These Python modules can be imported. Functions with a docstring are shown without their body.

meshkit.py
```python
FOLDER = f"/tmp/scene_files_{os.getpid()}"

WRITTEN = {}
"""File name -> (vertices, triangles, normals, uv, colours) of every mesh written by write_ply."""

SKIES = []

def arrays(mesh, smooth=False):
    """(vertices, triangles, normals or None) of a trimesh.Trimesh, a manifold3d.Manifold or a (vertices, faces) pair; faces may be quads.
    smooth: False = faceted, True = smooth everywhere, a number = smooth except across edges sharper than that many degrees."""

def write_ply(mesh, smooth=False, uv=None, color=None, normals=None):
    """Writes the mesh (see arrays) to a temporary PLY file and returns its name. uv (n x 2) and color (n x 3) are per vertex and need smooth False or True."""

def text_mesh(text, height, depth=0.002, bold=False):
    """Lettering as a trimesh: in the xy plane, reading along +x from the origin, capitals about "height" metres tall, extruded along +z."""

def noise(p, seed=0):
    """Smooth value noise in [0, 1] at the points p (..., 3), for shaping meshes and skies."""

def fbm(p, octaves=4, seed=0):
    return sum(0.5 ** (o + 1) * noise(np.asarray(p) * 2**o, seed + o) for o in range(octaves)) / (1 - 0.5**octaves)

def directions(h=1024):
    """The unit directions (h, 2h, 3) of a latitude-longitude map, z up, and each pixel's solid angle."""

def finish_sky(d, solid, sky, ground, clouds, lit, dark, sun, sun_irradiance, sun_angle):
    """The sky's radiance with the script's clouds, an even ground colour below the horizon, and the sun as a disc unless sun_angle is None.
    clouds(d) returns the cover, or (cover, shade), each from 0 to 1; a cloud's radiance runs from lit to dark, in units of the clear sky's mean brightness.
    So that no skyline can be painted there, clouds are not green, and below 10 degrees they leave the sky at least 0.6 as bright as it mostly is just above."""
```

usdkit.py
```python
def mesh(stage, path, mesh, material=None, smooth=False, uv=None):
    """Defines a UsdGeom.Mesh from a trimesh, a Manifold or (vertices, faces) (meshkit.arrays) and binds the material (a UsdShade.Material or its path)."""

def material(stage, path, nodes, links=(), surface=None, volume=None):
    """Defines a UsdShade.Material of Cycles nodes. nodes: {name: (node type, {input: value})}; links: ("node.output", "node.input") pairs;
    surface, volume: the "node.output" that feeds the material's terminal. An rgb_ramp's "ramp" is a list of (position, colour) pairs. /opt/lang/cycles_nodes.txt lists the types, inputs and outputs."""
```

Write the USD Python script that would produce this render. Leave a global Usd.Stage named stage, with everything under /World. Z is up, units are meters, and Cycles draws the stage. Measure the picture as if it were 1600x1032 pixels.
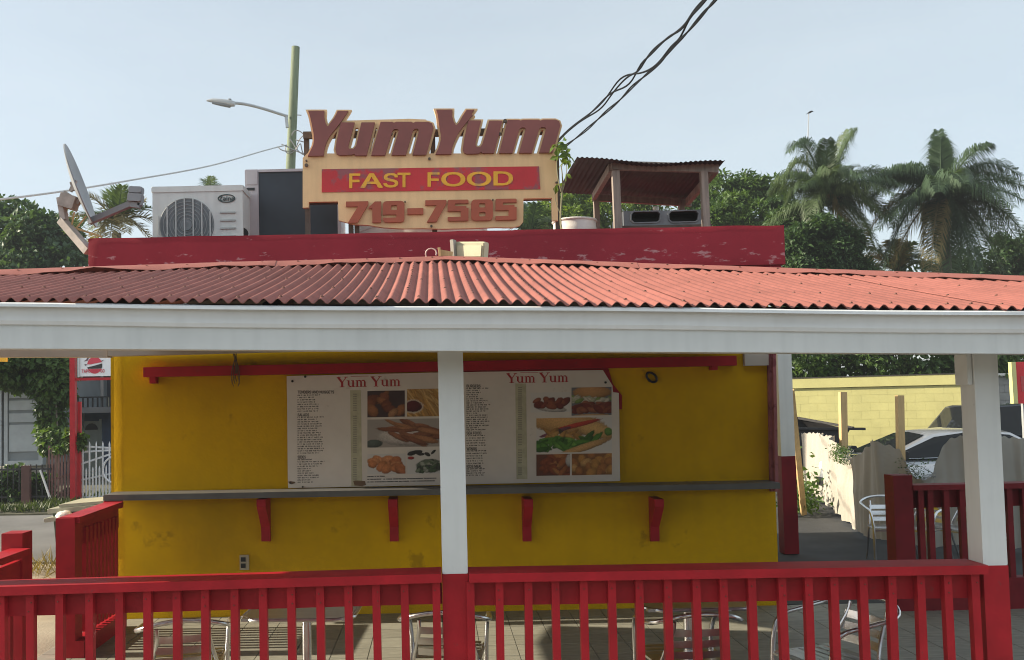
import math, random
import numpy as np, trimesh, usdkit, meshkit
from pxr import Usd, UsdGeom, UsdLux, UsdShade, Gf, Sdf
from shapely.geometry import Polygon, box as sbox, LineString, Point, MultiPolygon
from shapely.ops import unary_union
from shapely import affinity

stage = Usd.Stage.CreateInMemory()
UsdGeom.SetStageUpAxis(stage, 'Z'); UsdGeom.SetStageMetersPerUnit(stage, 1.0)
W = UsdGeom.Xform.Define(stage, '/World'); stage.SetDefaultPrim(W.GetPrim())
UsdGeom.Scope.Define(stage, '/World/Looks')

# ------------------------------------------------------------------ camera, sky, sun
EYE = np.array([0.0, 0.0, 2.03]); FOC = 1400.0; PW, PH = 1600.0, 1032.0
TANP, ROLL = 0.045, 0.021
pit = math.atan(TANP)
r0 = np.array([1.0, 0, 0]); u0 = np.array([0, -math.sin(pit), math.cos(pit)]); FW = np.array([0, math.cos(pit), math.sin(pit)])
RT = math.cos(ROLL) * r0 - math.sin(ROLL) * u0; UP = math.sin(ROLL) * r0 + math.cos(ROLL) * u0
CX = 680 - FOC * TANP * math.sin(ROLL); CY = 630 - FOC * TANP * math.cos(ROLL)
cam = UsdGeom.Camera.Define(stage, '/World/camera')
M = Gf.Matrix4d(*RT, 0, *UP, 0, *(-FW), 0, *EYE, 1)
cam.AddTransformOp().Set(M)
cam.CreateHorizontalApertureAttr(36.0); cam.CreateVerticalApertureAttr(36.0 * 660 / 1024)
cam.CreateFocalLengthAttr(FOC / PW * 36.0)
cam.CreateHorizontalApertureOffsetAttr((PW / 2 - CX) / PW * 36.0)
cam.CreateVerticalApertureOffsetAttr((CY - PH / 2) / PW * 36.0)
cam.CreateClippingRangeAttr(Gf.Vec2f(0.1, 2000)); cam.CreateExposureAttr(1.15)

SUN_EL, SUN_AZ = math.radians(27), math.radians(-88.5)          # azimuth from +Y towards +X
SUND = np.array([math.sin(SUN_AZ) * math.cos(SUN_EL), math.cos(SUN_AZ) * math.cos(SUN_EL), math.sin(SUN_EL)])
skym = usdkit.material(stage, '/World/Looks/sky', {
    'sky': ('sky_texture', {'sky_type': 'single_scattering', 'sun_disc': False, 'sun_elevation': SUN_EL, 'sun_rotation': SUN_AZ, 'aerosol_density': 2.0, 'air_density': 1.0}),
    'tc': ('texture_coordinate', {}), 'map': ('mapping', {'scale': (1.0, 1.0, 3.5)}),
    'n': ('noise_texture', {'scale': 2.3, 'detail': 5.0, 'roughness': 0.55}),
    'r': ('map_range', {'from_min': 0.35, 'from_max': 0.80, 'to_min': 0.46, 'to_max': 0.58, 'clamp': True}),
    'mx': ('mix', {'color2': (6.7, 7.35, 7.45)}), 'bg': ('background_shader', {'strength': 0.068})},
    [('tc.generated', 'map.vector'), ('map.vector', 'n.vector'), ('n.fac', 'r.value'), ('r.result', 'mx.fac'), ('sky.color', 'mx.color1'), ('mx.color', 'bg.color')], surface='bg.background')
dome = UsdLux.DomeLight.Define(stage, '/World/sky'); dome.GetPrim().SetCustomDataByKey('kind', 'structure')
UsdShade.MaterialBindingAPI.Apply(dome.GetPrim()).Bind(skym)
sun = UsdLux.DistantLight.Define(stage, '/World/sun'); sun.CreateNormalizeAttr(True); sun.CreateIntensityAttr(1.08); sun.CreateAngleAttr(0.5); sun.CreateColorAttr(Gf.Vec3f(1.0, 0.88, 0.70))
sx = np.cross([0, 0, 1.0], SUND); sx /= np.linalg.norm(sx); sy = np.cross(SUND, sx)
sun.AddTransformOp().Set(Gf.Matrix4d(*sx, 0, *sy, 0, *SUND, 0, 0, 0, 50, 1))

# ------------------------------------------------------------------ helpers
def ray(px, py):
    return FW + RT * (px - CX) / FOC + UP * (CY - py) / FOC
def U(px, py, Y):                    # photo pixel -> point of the vertical plane at depth Y
    d = ray(px, py); return EYE + d * (Y / d[1])
def UZ(px, py, z):                   # photo pixel -> point of the level plane at height z
    d = ray(px, py); return EYE + d * ((z - EYE[2]) / d[2])
def PXM(Y): return FOC / Y           # pixels per metre at depth Y

used = {}
def numbered(parent, name):
    k = (parent, name); n = used.get(k, 0); used[k] = n + 1
    return f'{parent}/{name}' + (f'_{n:03d}' if n else '')
def tag(p, label=None, cat=None, group=None, kind=None):
    p = p.GetPrim() if hasattr(p, 'GetPrim') else p
    for k, v in (('label', label), ('category', cat), ('group', group), ('kind', kind)):
        if v: p.SetCustomDataByKey(k, v)
    return p
def thing(name, label, cat, loc=(0, 0, 0), rz=0, group=None):
    path = numbered('/World', name); x = UsdGeom.Xform.Define(stage, path)
    x.AddTranslateOp().Set(Gf.Vec3d(*map(float, loc)))
    if rz: x.AddRotateZOp().Set(float(rz))
    p = tag(x, label, cat, group); ORG[path] = (np.array(loc, float), math.radians(rz)); return p
ORG = {}
def obj(name, mesh, mat, parent=None, label=None, smooth=False, cat=None, group=None, kind=None, local=False):
    """ONE mesh; world coordinates are turned into the parent's frame unless local."""
    if isinstance(mesh, MB): mesh = mesh.mesh()
    pp = str(parent.GetPath()) if parent is not None else '/World'
    path = numbered(pp, name)
    top = '/'.join(pp.split('/')[:3])
    if not local and top in ORG:
        v, f, _ = meshkit.arrays(mesh); o, a = ORG[top]; v = v - o
        c, s = math.cos(-a), math.sin(-a)
        v = np.stack([c * v[:, 0] - s * v[:, 1], s * v[:, 0] + c * v[:, 1], v[:, 2]], 1); mesh = (v, f)
    m = usdkit.mesh(stage, path, mesh, mat, smooth)
    return tag(m, label, cat, group, kind)
def struct(name, mesh, mat, smooth=False, kind='structure', label=None):
    return obj(name, mesh, mat, None, smooth=smooth, kind=kind, label=label)
def dup(root, loc, rz, label, group=None, tilt=None):
    was = root.GetCustomData(); path = numbered('/World', root.GetName().split('_0')[0])
    x = UsdGeom.Xform.Define(stage, path); x.AddTranslateOp().Set(Gf.Vec3d(*map(float, loc))); x.AddRotateZOp().Set(float(rz))
    if tilt: x.AddRotateXOp().Set(float(tilt))
    p = x.GetPrim(); p.GetReferences().AddInternalReference(root.GetPath()); p.SetInstanceable(True)
    return tag(p, label, was['category'], group or was.get('group'))

_cb = trimesh.convex.convex_hull(np.array([[sx_ * (1 - .1 * (k == 0)), sy_ * (1 - .1 * (k == 1)), sz_ * (1 - .1 * (k == 2))] for sx_ in (-1, 1) for sy_ in (-1, 1) for sz_ in (-1, 1) for k in range(3)]))
_cbf = np.array(_cb.faces); _cbs = np.sign(_cb.vertices); _cbk = (np.abs(_cb.vertices) < .95)
class MB:
    def __init__(s): s.v, s.f, s.n = [], [], 0
    def add(s, v, f):
        v = np.asarray(v, float); f = np.asarray(f, int)
        if f.shape[1] == 4: f = np.vstack([f[:, [0, 1, 2]], f[:, [0, 2, 3]]])
        s.v.append(v); s.f.append(f + s.n); s.n += len(v); return s
    def tm(s, t): return s.add(t.vertices, t.faces)
    def cbox(s, c, size, R=None, bev=0.004):        # box with chamfered edges
        h = np.asarray(size, float) / 2; b = min(bev, .45 * h.min())
        v = _cbs * h - _cbs * _cbk * b
        if R is not None: v = v @ np.asarray(R, float).T
        return s.add(v + np.asarray(c, float), _cbf)
    def box(s, x0, x1, y0, y1, z0, z1, bev=0.004):
        return s.cbox(((x0 + x1) / 2, (y0 + y1) / 2, (z0 + z1) / 2), (abs(x1 - x0), abs(y1 - y0), abs(z1 - z0)), bev=bev)
    def bar(s, a, b, w, h, up=(0, 0, 1), bev=0.004):   # beam a -> b, w across, h along up
        a, b = np.asarray(a, float), np.asarray(b, float); d = b - a; L = np.linalg.norm(d); d /= L
        up = np.asarray(up, float); sd = np.cross(d, up); sd /= np.linalg.norm(sd); u = np.cross(sd, d)
        return s.cbox((a + b) / 2, (L, w, h), np.stack([d, sd, u], 1), bev)
    def tube(s, pts, r, sides=8, caps=True):
        p = np.asarray(pts, float); rr = np.broadcast_to(r, (len(p),)).astype(float)
        v, q = tube_(p, rr, sides); f = [np.vstack([q[:, [0, 1, 2]], q[:, [0, 2, 3]]])]
        if caps:
            n, m = len(v), len(p); v = np.vstack([v, p[:1], p[-1:]]); k = np.arange(sides); k1 = (k + 1) % sides; e = (m - 1) * sides
            f += [np.stack([np.full(sides, n), k1, k], 1), np.stack([np.full(sides, n + 1), e + k, e + k1], 1)]
        return s.add(v, np.vstack(f))
    def prism(s, poly, Y, depth, X0=None):            # shapely polygon in (x, z) at front plane Y, thickness away from the camera
        for g in getattr(poly, 'geoms', [poly]):
            if g.is_empty or g.area < 1e-9: continue
            t = trimesh.creation.extrude_polygon(g, depth, engine='earcut')
            v = np.array(t.vertices); v = np.stack([v[:, 0], Y + depth - v[:, 2], v[:, 1]], 1)
            s.add(v, t.faces)
        return s
    def mesh(s): return (np.vstack(s.v), np.vstack(s.f))
def tube_(p, rr, sides):
    t = np.gradient(p, axis=0); t /= np.linalg.norm(t, axis=1, keepdims=True) + 1e-12
    a = np.zeros_like(t); ref = np.array([0, 0, 1.0]) if abs(t[0][2]) < .9 else np.array([1.0, 0, 0])
    a0 = np.cross(t[0], ref); a0 /= np.linalg.norm(a0)
    for i in range(len(p)):
        a0 = a0 - t[i] * (a0 @ t[i]); a0 /= np.linalg.norm(a0) + 1e-12; a[i] = a0
    b = np.cross(t, a); ang = np.arange(sides) * 2 * np.pi / sides
    v = p[:, None] + rr[:, None, None] * (np.cos(ang)[None, :, None] * a[:, None] + np.sin(ang)[None, :, None] * b[:, None])
    i, j = np.meshgrid(np.arange(len(p) - 1), np.arange(sides), indexing='ij')
    q = np.stack([i * sides + j, i * sides + (j + 1) % sides, (i + 1) * sides + (j + 1) % sides, (i + 1) * sides + j], -1).reshape(-1, 4)
    return v.reshape(-1, 3), q
def spline(pts, n=24):
    p = np.asarray(pts, float); d = np.r_[0, np.cumsum(np.linalg.norm(np.diff(p, axis=0), axis=1))]
    from scipy.interpolate import PchipInterpolator, CubicSpline
    return CubicSpline(d, p)(np.linspace(0, d[-1], n))
def rotz(a): c, s_ = math.cos(a), math.sin(a); return np.array([[c, -s_, 0], [s_, c, 0], [0, 0, 1.0]])
def rotx(a): c, s_ = math.cos(a), math.sin(a); return np.array([[1.0, 0, 0], [0, c, -s_], [0, s_, c]])
def roty(a): c, s_ = math.cos(a), math.sin(a); return np.array([[c, 0, s_], [0, 1.0, 0], [-s_, 0, c]])
def PP(pts, Y):                                     # photo outline -> polygon on the plane at depth Y, in (x, z)
    return Polygon([(lambda q: (q[0], q[2]))(U(x, y, Y)) for x, y in pts]).buffer(0)
def grid(nx, nz, fn):
    v = np.array([fn(i / nx, j / nz) for j in range(nz + 1) for i in range(nx + 1)])
    i, j = np.meshgrid(np.arange(nx), np.arange(nz)); a = (j * (nx + 1) + i).ravel()
    return v, np.stack([a, a + 1, a + nx + 2, a + nx + 1], 1)

# ------------------------------------------------------------------ materials
MATS = {}
def mat(name, col, rough=.6, var=.12, scale=3.0, bump=.15, bscale=60.0, bdist=.002, metallic=0.0, wear=None, spec=.5, island=0.0, rnd=0.0, stretch=(1, 1, 1), streak=0.0, zwear=None):
    """painted / plain surface: base colour with cloudy variation, fine relief, optional worn patches (colour, scale, threshold)"""
    col = np.array(col, float); lo, hi = np.clip(col * (1 - var), 0, 1), np.clip(col * (1 + var), 0, 1)
    N = {'g': ('geometry', {}), 'mp': ('mapping', {'scale': stretch}), 'n': ('noise_texture', {'scale': scale, 'detail': 6.0, 'roughness': .6}), 'r': ('rgb_ramp', {'ramp': [(.3, lo), (.7, hi)]}),
         'nb': ('noise_texture', {'scale': bscale, 'detail': 4.0}), 'b': ('bump', {'strength': bump, 'distance': bdist}),
         'p': ('principled_bsdf', {'roughness': rough, 'metallic': metallic, 'specular_ior_level': spec})}
    L = [('g.position', 'mp.vector'), ('mp.vector', 'n.vector'), ('mp.vector', 'nb.vector'), ('n.fac', 'r.fac'), ('nb.fac', 'b.height'), ('b.normal', 'p.normal')]
    out = 'r.color'
    if streak:
        N['ms'] = ('mapping', {'scale': (9, 9, .55)}); N['ns'] = ('noise_texture', {'scale': 1.6, 'detail': 5.0}); N['rs'] = ('map_range', {'from_min': .45, 'from_max': .75, 'to_min': 0.0, 'to_max': streak, 'clamp': True})
        N['xs'] = ('mix', {'mix_type': 'mix', 'color2': tuple(col * .45 + .01)}); L += [('g.position', 'ms.vector'), ('ms.vector', 'ns.vector'), ('ns.fac', 'rs.value'), ('rs.result', 'xs.fac'), (out, 'xs.color1')]; out = 'xs.color'
    if wear:
        wc, ws, wt = wear[:3]
        N['nw'] = ('noise_texture', {'scale': ws, 'detail': 8.0, 'roughness': .68}); N['rw'] = ('map_range', {'from_min': wt, 'from_max': wt + .06, 'to_min': 0.0, 'to_max': wear[3] if len(wear) > 3 else .8, 'clamp': True})
        if zwear:
            N['sz'] = ('separate_xyz', {}); N['mz'] = ('map_range', {'from_min': zwear[0], 'from_max': zwear[1], 'to_min': zwear[2], 'to_max': 0.0, 'clamp': True}); N['az'] = ('math', {'math_type': 'add'}); N['mw'] = ('mapping', {'scale': (1, 1, 2.6)})
            L += [('g.position', 'sz.vector'), ('sz.z', 'mz.value'), ('mz.result', 'az.value1'), ('nw.fac', 'az.value2'), ('g.position', 'mw.vector')]
        N['xw'] = ('mix', {'color2': wc}); L += [('mw.vector' if zwear else 'g.position', 'nw.vector'), ('az.value' if zwear else 'nw.fac', 'rw.value'), ('rw.result', 'xw.fac'), (out, 'xw.color1')]; out = 'xw.color'
    if island or rnd:
        N['oi'] = ('object_info', {}); N['ri'] = ('map_range', {'from_min': 0.0, 'from_max': 1.0, 'to_min': 1 - (island or rnd), 'to_max': 1 + (island or rnd)})
        N['hs'] = ('hsv', {}); L += [(('g.random_per_island' if island else 'oi.random'), 'ri.value'), ('ri.result', 'hs.value'), (out, 'hs.color')]; out = 'hs.color'
    L.append((out, 'p.base_color'))
    m = usdkit.material(stage, f'/World/Looks/{name}', N, L, surface='p.BSDF'); MATS[name] = m; return m
def leafmat(name, col, col2, trans=.35, scale=1.2):
    N = {'g': ('geometry', {}), 'n': ('noise_texture', {'scale': scale, 'detail': 3.0}), 'ad': ('math', {'math_type': 'add'}), 'm1': ('math', {'math_type': 'multiply', 'value2': .55}), 'm2': ('math', {'math_type': 'multiply', 'value2': .5}),
         'r': ('rgb_ramp', {'ramp': [(.2, col), (.85, col2)]}), 'p': ('principled_bsdf', {'roughness': .45, 'specular_ior_level': .4}), 't': ('translucent_bsdf', {}), 'tc': ('mix', {'mix_type': 'multiply', 'fac': 1.0, 'color2': (1.3, 1.25, .5)}), 'mx': ('mix_closure', {'fac': trans})}
    L = [('g.position', 'n.vector'), ('n.fac', 'm1.value1'), ('g.random_per_island', 'm2.value1'), ('m1.value', 'ad.value1'), ('m2.value', 'ad.value2'), ('ad.value', 'r.fac'), ('r.color', 'p.base_color'), ('r.color', 'tc.color1'), ('tc.color', 't.color'), ('p.BSDF', 'mx.closure1'), ('t.BSDF', 'mx.closure2')]
    m = usdkit.material(stage, f'/World/Looks/{name}', N, L, surface='mx.closure'); return m
def glassmat(name, tint=(.02, .03, .03)):
    return usdkit.material(stage, f'/World/Looks/{name}', {'f': ('fresnel', {'IOR': 1.5}), 't': ('transparent_bsdf', {'color': tint}), 'g': ('glossy_bsdf', {'color': (.9, .9, .9), 'roughness': .02}), 'm': ('mix_closure', {})}, [('f.fac', 'm.fac'), ('t.BSDF', 'm.closure1'), ('g.BSDF', 'm.closure2')], surface='m.closure')

shaded_red = mat('dark_red_paint', (.17, .008, .013), .5, .2, 4, .3, 70, spec=.25)  # front railing red darkened to stand in for shade under the roof
red = mat('red_paint', (.35, .010, .018), .48, .20, 4, .35, 70, wear=((.17, .035, .035), 11, .63, .6), spec=.28)
yellow = mat('yellow_paint', (.57, .335, .0002), .8, .14, 1.1, .5, 45, .004, wear=((.24, .13, .004), 2.2, .62, .55), streak=.12, spec=.12)
white = mat('white_paint', (.62, .635, .625), .45, .06, 2, .2, 60, wear=((.36, .34, .30), 7, .67, .55), streak=.16)
gutterm = mat('white_gutter_metal', (.72, .74, .75), .35, .05, 1.5, .05, 20, streak=.12)
roofm = mat('red_roof_sheet', (.255, .093, .075), .7, .16, 2.2, .3, 150, wear=((.20, .075, .06), 4, .58, .55), rnd=.07, streak=.25, spec=.25)
capm = mat('red_ridge_cap', (.32, .105, .08), .6, .10, 2.2, .2, 90)
nailm = mat('rusty_nail', (.12, .045, .03), .7)
darkwood = mat('dark_wood', (.045, .04, .038), .8, .3, 6, .4, 50)
soffit = mat('beige_soffit', (.40, .36, .31), .7, .1, 2)
parapetm = mat('maroon_parapet', (.25, .017, .030), .7, .16, 1.1, .3, 80, spec=.2, wear=((.46, .26, .27), 6.0, .63, .7), zwear=(U(600, 406, 8.5)[2], U(600, 388, 8.5)[2], .075))
deckm = mat('roof_deck_concrete', (.35, .33, .31), .9)
pinkwood = mat('faded_red_wood', (.30, .10, .11), .7, .3, 5, .3, 60, wear=((.14, .02, .03), 8, .55))
shelfm = mat('grey_counter', (.10, .10, .095), .5, .2, 4, .2, 80)
cream = mat('cream_sign_board', (.69, .47, .24), .6, .10, 1.6, .2, 90, streak=.22)
letterm = mat('maroon_letter', (.20, .060, .050), .6, .14, 3, .2, 90)
numberm = mat('brown_red_number', (.33, .075, .034), .6, .14, 3, .2, 90)
bandm = mat('sign_red_band', (.46, .016, .022), .45, .15, 2.0, .1, 90, wear=((.19, .075, .085), 3.0, .52, .8))
goldm = mat('sign_yellow_letter', (.70, .36, .02), .5, .15, 3, wear=((.36, .22, .10), 6, .56, .7))
rustm = mat('rusty_steel', (.09, .065, .05), .8, .4, 8, .4, 60)
alum = mat('aluminium', (.72, .72, .72), .24, .06, 8, .08, 60, metallic=1.0)
black = mat('black_plastic', (.012, .012, .013), .5)
acwhite = mat('ac_casing', (.58, .60, .58), .5, .06, 2, .1, 50, streak=.2)
acgrey = mat('ac_grille_dark', (.16, .18, .19), .6, .2, 6)
navy = mat('dark_navy_panel', (.020, .026, .036), .45, .3, 2, .05, 40)
cabm = mat('lilac_grey_metal', (.40, .37, .39), .5, .1, 3)
dishm = mat('dish_grey', (.22, .235, .25), .5, .12, 3)
polem = mat('green_treated_pole', (.16, .20, .13), .8, .3, 2, .5, 30, .006, stretch=(6, 6, .4))
galv = mat('galvanised_steel', (.42, .44, .45), .45, .1, 6, metallic=.4)
cablem = mat('dark_cable', (.012, .014, .016), .9, spec=.08)
lightcable = mat('grey_cable', (.28, .28, .28), .6)
timber = mat('new_timber', (.52, .36, .17), .7, .2, 3, .3, 40, stretch=(8, 8, .7))
greywood = mat('weathered_wood', (.24, .20, .17), .85, .3, 4, .5, 40, stretch=(8, 8, .7))
plasticw = mat('white_plastic', (.72, .70, .66), .45, .05)
# ------------------------------------------------------------------ ground
rng = np.random.default_rng(7)
asph = mat('road_asphalt', (.115, .113, .108), .9, .25, .8, .6, 120, .004)
alleym = mat('alley_asphalt', (.034, .035, .036), .9, .4, 1.2, .8, 60, .006, wear=((.10, .095, .085), 1.6, .66, .5))
dirtm = mat('dry_dirt', (.27, .23, .17), .95, .3, 1.3, .8, 40, .01)
tilem = mat('floor_tile', (.24, .235, .19), .55, .22, 7, .4, 30, .002, rnd=.10, stretch=(1, 4, 1))
groutm = mat('tile_grout', (.30, .29, .25), .9, .2, 6)
concm = mat('concrete', (.30, .29, .27), .9, .2, 2, .4, 50)
v, f = grid(2, 2, lambda a, b: (-110 + 220 * a, -60 + 180 * b, -.10))
struct('ground', (v, f), dirtm)
# cracked road on the left, verge, side yard
def sheet(pts, z): return trimesh.creation.extrude_polygon(Polygon(pts), .06, engine='earcut').apply_translation([0, 0, z - .06])
struct('road', sheet([(-60, 12.9), (-4.2, 12.6), (-3.9, 18.9), (-60, 19.6)], -.07), asph)
struct('alley_pavement', sheet([(6.05, 3.0), (20, 3.0), (20, 26), (3.2, 26), (3.2, 9.0), (3.95, 8.86), (6.05, 8.62)], -.03), alleym)
YW, YR, YE, YP = 8.8, 5.04, 4.67, 8.5
XL, XR = U(173.5, 700, YW)[0], U(1209, 700, YW)[0]
slab = MB().box(-3.35, 6.0, 4.80, YW + .02, -.16, -.012, .01)
floor = struct('porch_floor', slab, groutm)
T = .305
far_tiles = MB()
for i in range(31):
    for j in range(13):
        x, y = -3.33 + i * T, 4.83 + j * T
        if x + T > 6.0 or y + T > YW: continue
        if x > 4.05: far_tiles.cbox((x + T / 2, y + T / 2, -.006), (T - .007, T - .007, .012), bev=.002); continue
        obj('tile', MB().cbox((x + T / 2, y + T / 2, -.006), (T - .007, T - .007, .012), bev=.002), tilem, floor)

obj('tile', far_tiles, tilem, floor, kind='stuff')
# ------------------------------------------------------------------ restaurant building
bld = thing('restaurant', 'small yellow restaurant with flat roof and maroon parapet behind the porch', 'building', (0, YW, 0))
ZT = 3.02
wall = MB().box(XL, XR, YW, YW + .18, -.1, ZT, .01).box(XL, XL + .18, YW + .18, 13.4, -.1, ZT, .004).box(XR - .18, XR, YW + .18, 13.4, -.1, ZT, .004).box(XL + .18, XR - .18, 13.22, 13.4, -.1, ZT, .004)
# subtly uneven plaster: subdivided front face
def plaster(a, b):
    x, z = XL + .01 + (XR - XL - .02) * a, -.09 + (ZT + .08) * b
    e = min(a, 1 - a, b, 1 - b); return (x, YW - .003 - .006 * (meshkit.fbm([x * 1.7, z * 1.7, 3.0], 3) if e > 0 else 0) - (.004 if e > 0 else -.006), z)
vp, fp = grid(90, 50, plaster)
wall.add(vp, fp)
obj('wall', wall, yellow, bld, smooth=25)
# parapet: four sides and the deck inside
PL, PR = U(138, 395, YP)[0], U(1226, 380, YP)[0]
tl, tr, bb = U(138, 373, YP)[2], U(1226, 352, YP)[2], U(1000, 418, YP)[2]
def pbox(x0, x1, y0, y1, zt0, zt1, zb):
    m = trimesh.creation.box((1, 1, 1)); v = np.array(m.vertices) + .5
    zt = zt0 + (zt1 - zt0) * v[:, 0]
    return np.stack([x0 + (x1 - x0) * v[:, 0], y0 + (y1 - y0) * v[:, 1], zb + (zt - zb) * v[:, 2]], 1), np.array(m.faces)
pm_ = MB()
def pface(a, b):
    x = PL + (PR - PL) * a; zt = tl + (tr - tl) * a; z = bb + (zt - bb) * b
    edge = min(a, 1 - a, b, 1 - b)
    return (x, YP - (.004 + .012 * meshkit.fbm([x * 1.3, z * 4, 1.0], 3) if edge > 0 else 0), z + (.010 * (meshkit.noise([x * 3.1, 0, 5.0]) - .5) if b == 1 and 0 < a < 1 else 0))
vp, fp = grid(120, 10, pface); pm_.add(vp, fp)
pm_.add(*pbox(PL, PR, YP + .004, YP + .16, tl - .004, tr - .004, bb))
pm_.add(*pbox(PL, PL + .16, YP + .16, 13.7, tl, tl, bb)).add(*pbox(PR - .16, PR, YP + .16, 13.7, tr, tr, bb)).add(*pbox(PL + .16, PR - .16, 13.54, 13.7, tl, tr, bb))
par = obj('parapet', pm_, parapetm, bld, smooth=25)
obj('roof_deck', MB().box(PL + .16, PR - .16, YP + .16, 13.54, ZT + .02, ZT + .14), deckm, bld)
obj('eave_slab', MB().box(PL + .03, PR - .03, YP + .03, 13.65, bb - .07, bb - .002, .02), parapetm, bld)
# counter under the menu, its brackets and red end block
a, b = U(163, 776, YW - .30), U(1217, 757, YW - .30)
cz = (a[2] + b[2]) / 2
obj('counter_shelf', MB().bar((a[0], YW - .165, a[2] - .012), (b[0], YW - .165, b[2] - .012), .33, .055, bev=.006), shelfm, bld)
obj('counter_end_block', MB().box(U(163, 780, 8.5)[0], U(189, 780, 8.5)[0], 8.48, 8.56, a[2] - .115, a[2] - .043), red, bld)
for px in (414, 615, 823, 1023):
    x = U(px, 800, YW - .08)[0]; zt = U(px, 776, YW - .2)[2] - .02; zb = U(px, 846, YW - .05)[2]
    poly = Polygon([(0, zt), (-.26, zt), (-.26, zt - .07), (-.055, zb + .14), (-.05, zb), (0, zb)])
    t = trimesh.creation.extrude_polygon(poly, .085, engine='earcut'); vv = np.array(t.vertices)
    obj('counter_bracket', (np.stack([vv[:, 2] + x - .042, vv[:, 0] + YW - .013, vv[:, 1]], 1), t.faces), red, bld)
# red timber rail across the top of the menu, stubs under its ends
a, b = U(225, 582, YW - .09), U(1150, 564, YW - .09)
obj('top_rail', MB().bar((a[0], YW - .065, a[2]), (b[0], YW - .065, b[2]), .10, .095), red, bld)
for px, py in ((240, 594), (1115, 573)):
    c = U(px, py, YW - .07); obj('rail_stub', MB().cbox((c[0], YW - .06, c[2]), (.06, .09, .07)), red, bld)
obj('menu_frame', MB().prism(PP([(722, 576), (950, 573), (958, 600), (972, 618), (972, 640), (722, 640)], YW - .03), YW - .022, .006), red, bld)
# right edge: faded red board, white corner box, wall ring, outlet
obj('corner_board', MB().bar(U(1207, 548, YW - .05), U(1211, 768, YW - .05), .03, .10, up=(0, 1, 0)).bar(U(1202, 548, YW - .03), U(1206, 768, YW - .03), .035, .04, up=(0, 1, 0)), pinkwood, bld)
obj('corner_box', MB().prism(PP([(1163, 540), (1201, 539), (1201, 571), (1164, 572)], YW - .07), YW - .07, .055), soffit, bld)
c = U(1018, 590, YW - .02); th = np.linspace(0, 2 * np.pi, 20)
ringp = np.stack([c[0] + .045 * np.cos(th) - .02 * np.sin(th), np.full(20, YW - .024), c[2] + .048 * np.sin(th)], 1)
obj('wall_ring', MB().tube(ringp, .012, 6, False), black, bld)
c = U(382, 879, YW - .02); w_, h_ = .088, .142
out = obj('wall_outlet', MB().cbox((c[0], YW - .022, c[2]), (w_, .022, h_), bev=.006), mat('outlet_plate', (.42, .36, .25), .5), bld)
obj('socket', MB().cbox((c[0] - .008, YW - .034, c[2] + .03), (.045, .008, .042), bev=.003), black, out)
obj('socket', MB().cbox((c[0] - .008, YW - .034, c[2] - .03), (.045, .008, .042), bev=.003), black, out)
# cables hanging from the ceiling over the rail
cb = MB()
for k in range(6):
    x0, x1 = 361 + 2.6 * k, 363 + 2.2 * ((k * 5) % 6)
    p0, p2 = U(x0 + 4 * math.sin(k * 2.1), 540, YW - .10), U(x1, 596 + 4 * (k % 3), YW - .03)
    pm2 = U(368 + 2.4 * math.sin(k), 566, YW - .135)
    cb.tube(spline([p0, (p0 + pm2) / 2 + [.01 * math.sin(k * 3), 0, 0], pm2, p2], 12), .0042, 5)
tag(obj('hanging_cables', cb, mat('brown_cable', (.10, .075, .05), .7)), 'tangle of thin dark cables drooping over the red rail on the yellow wall', 'cables')

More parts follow.
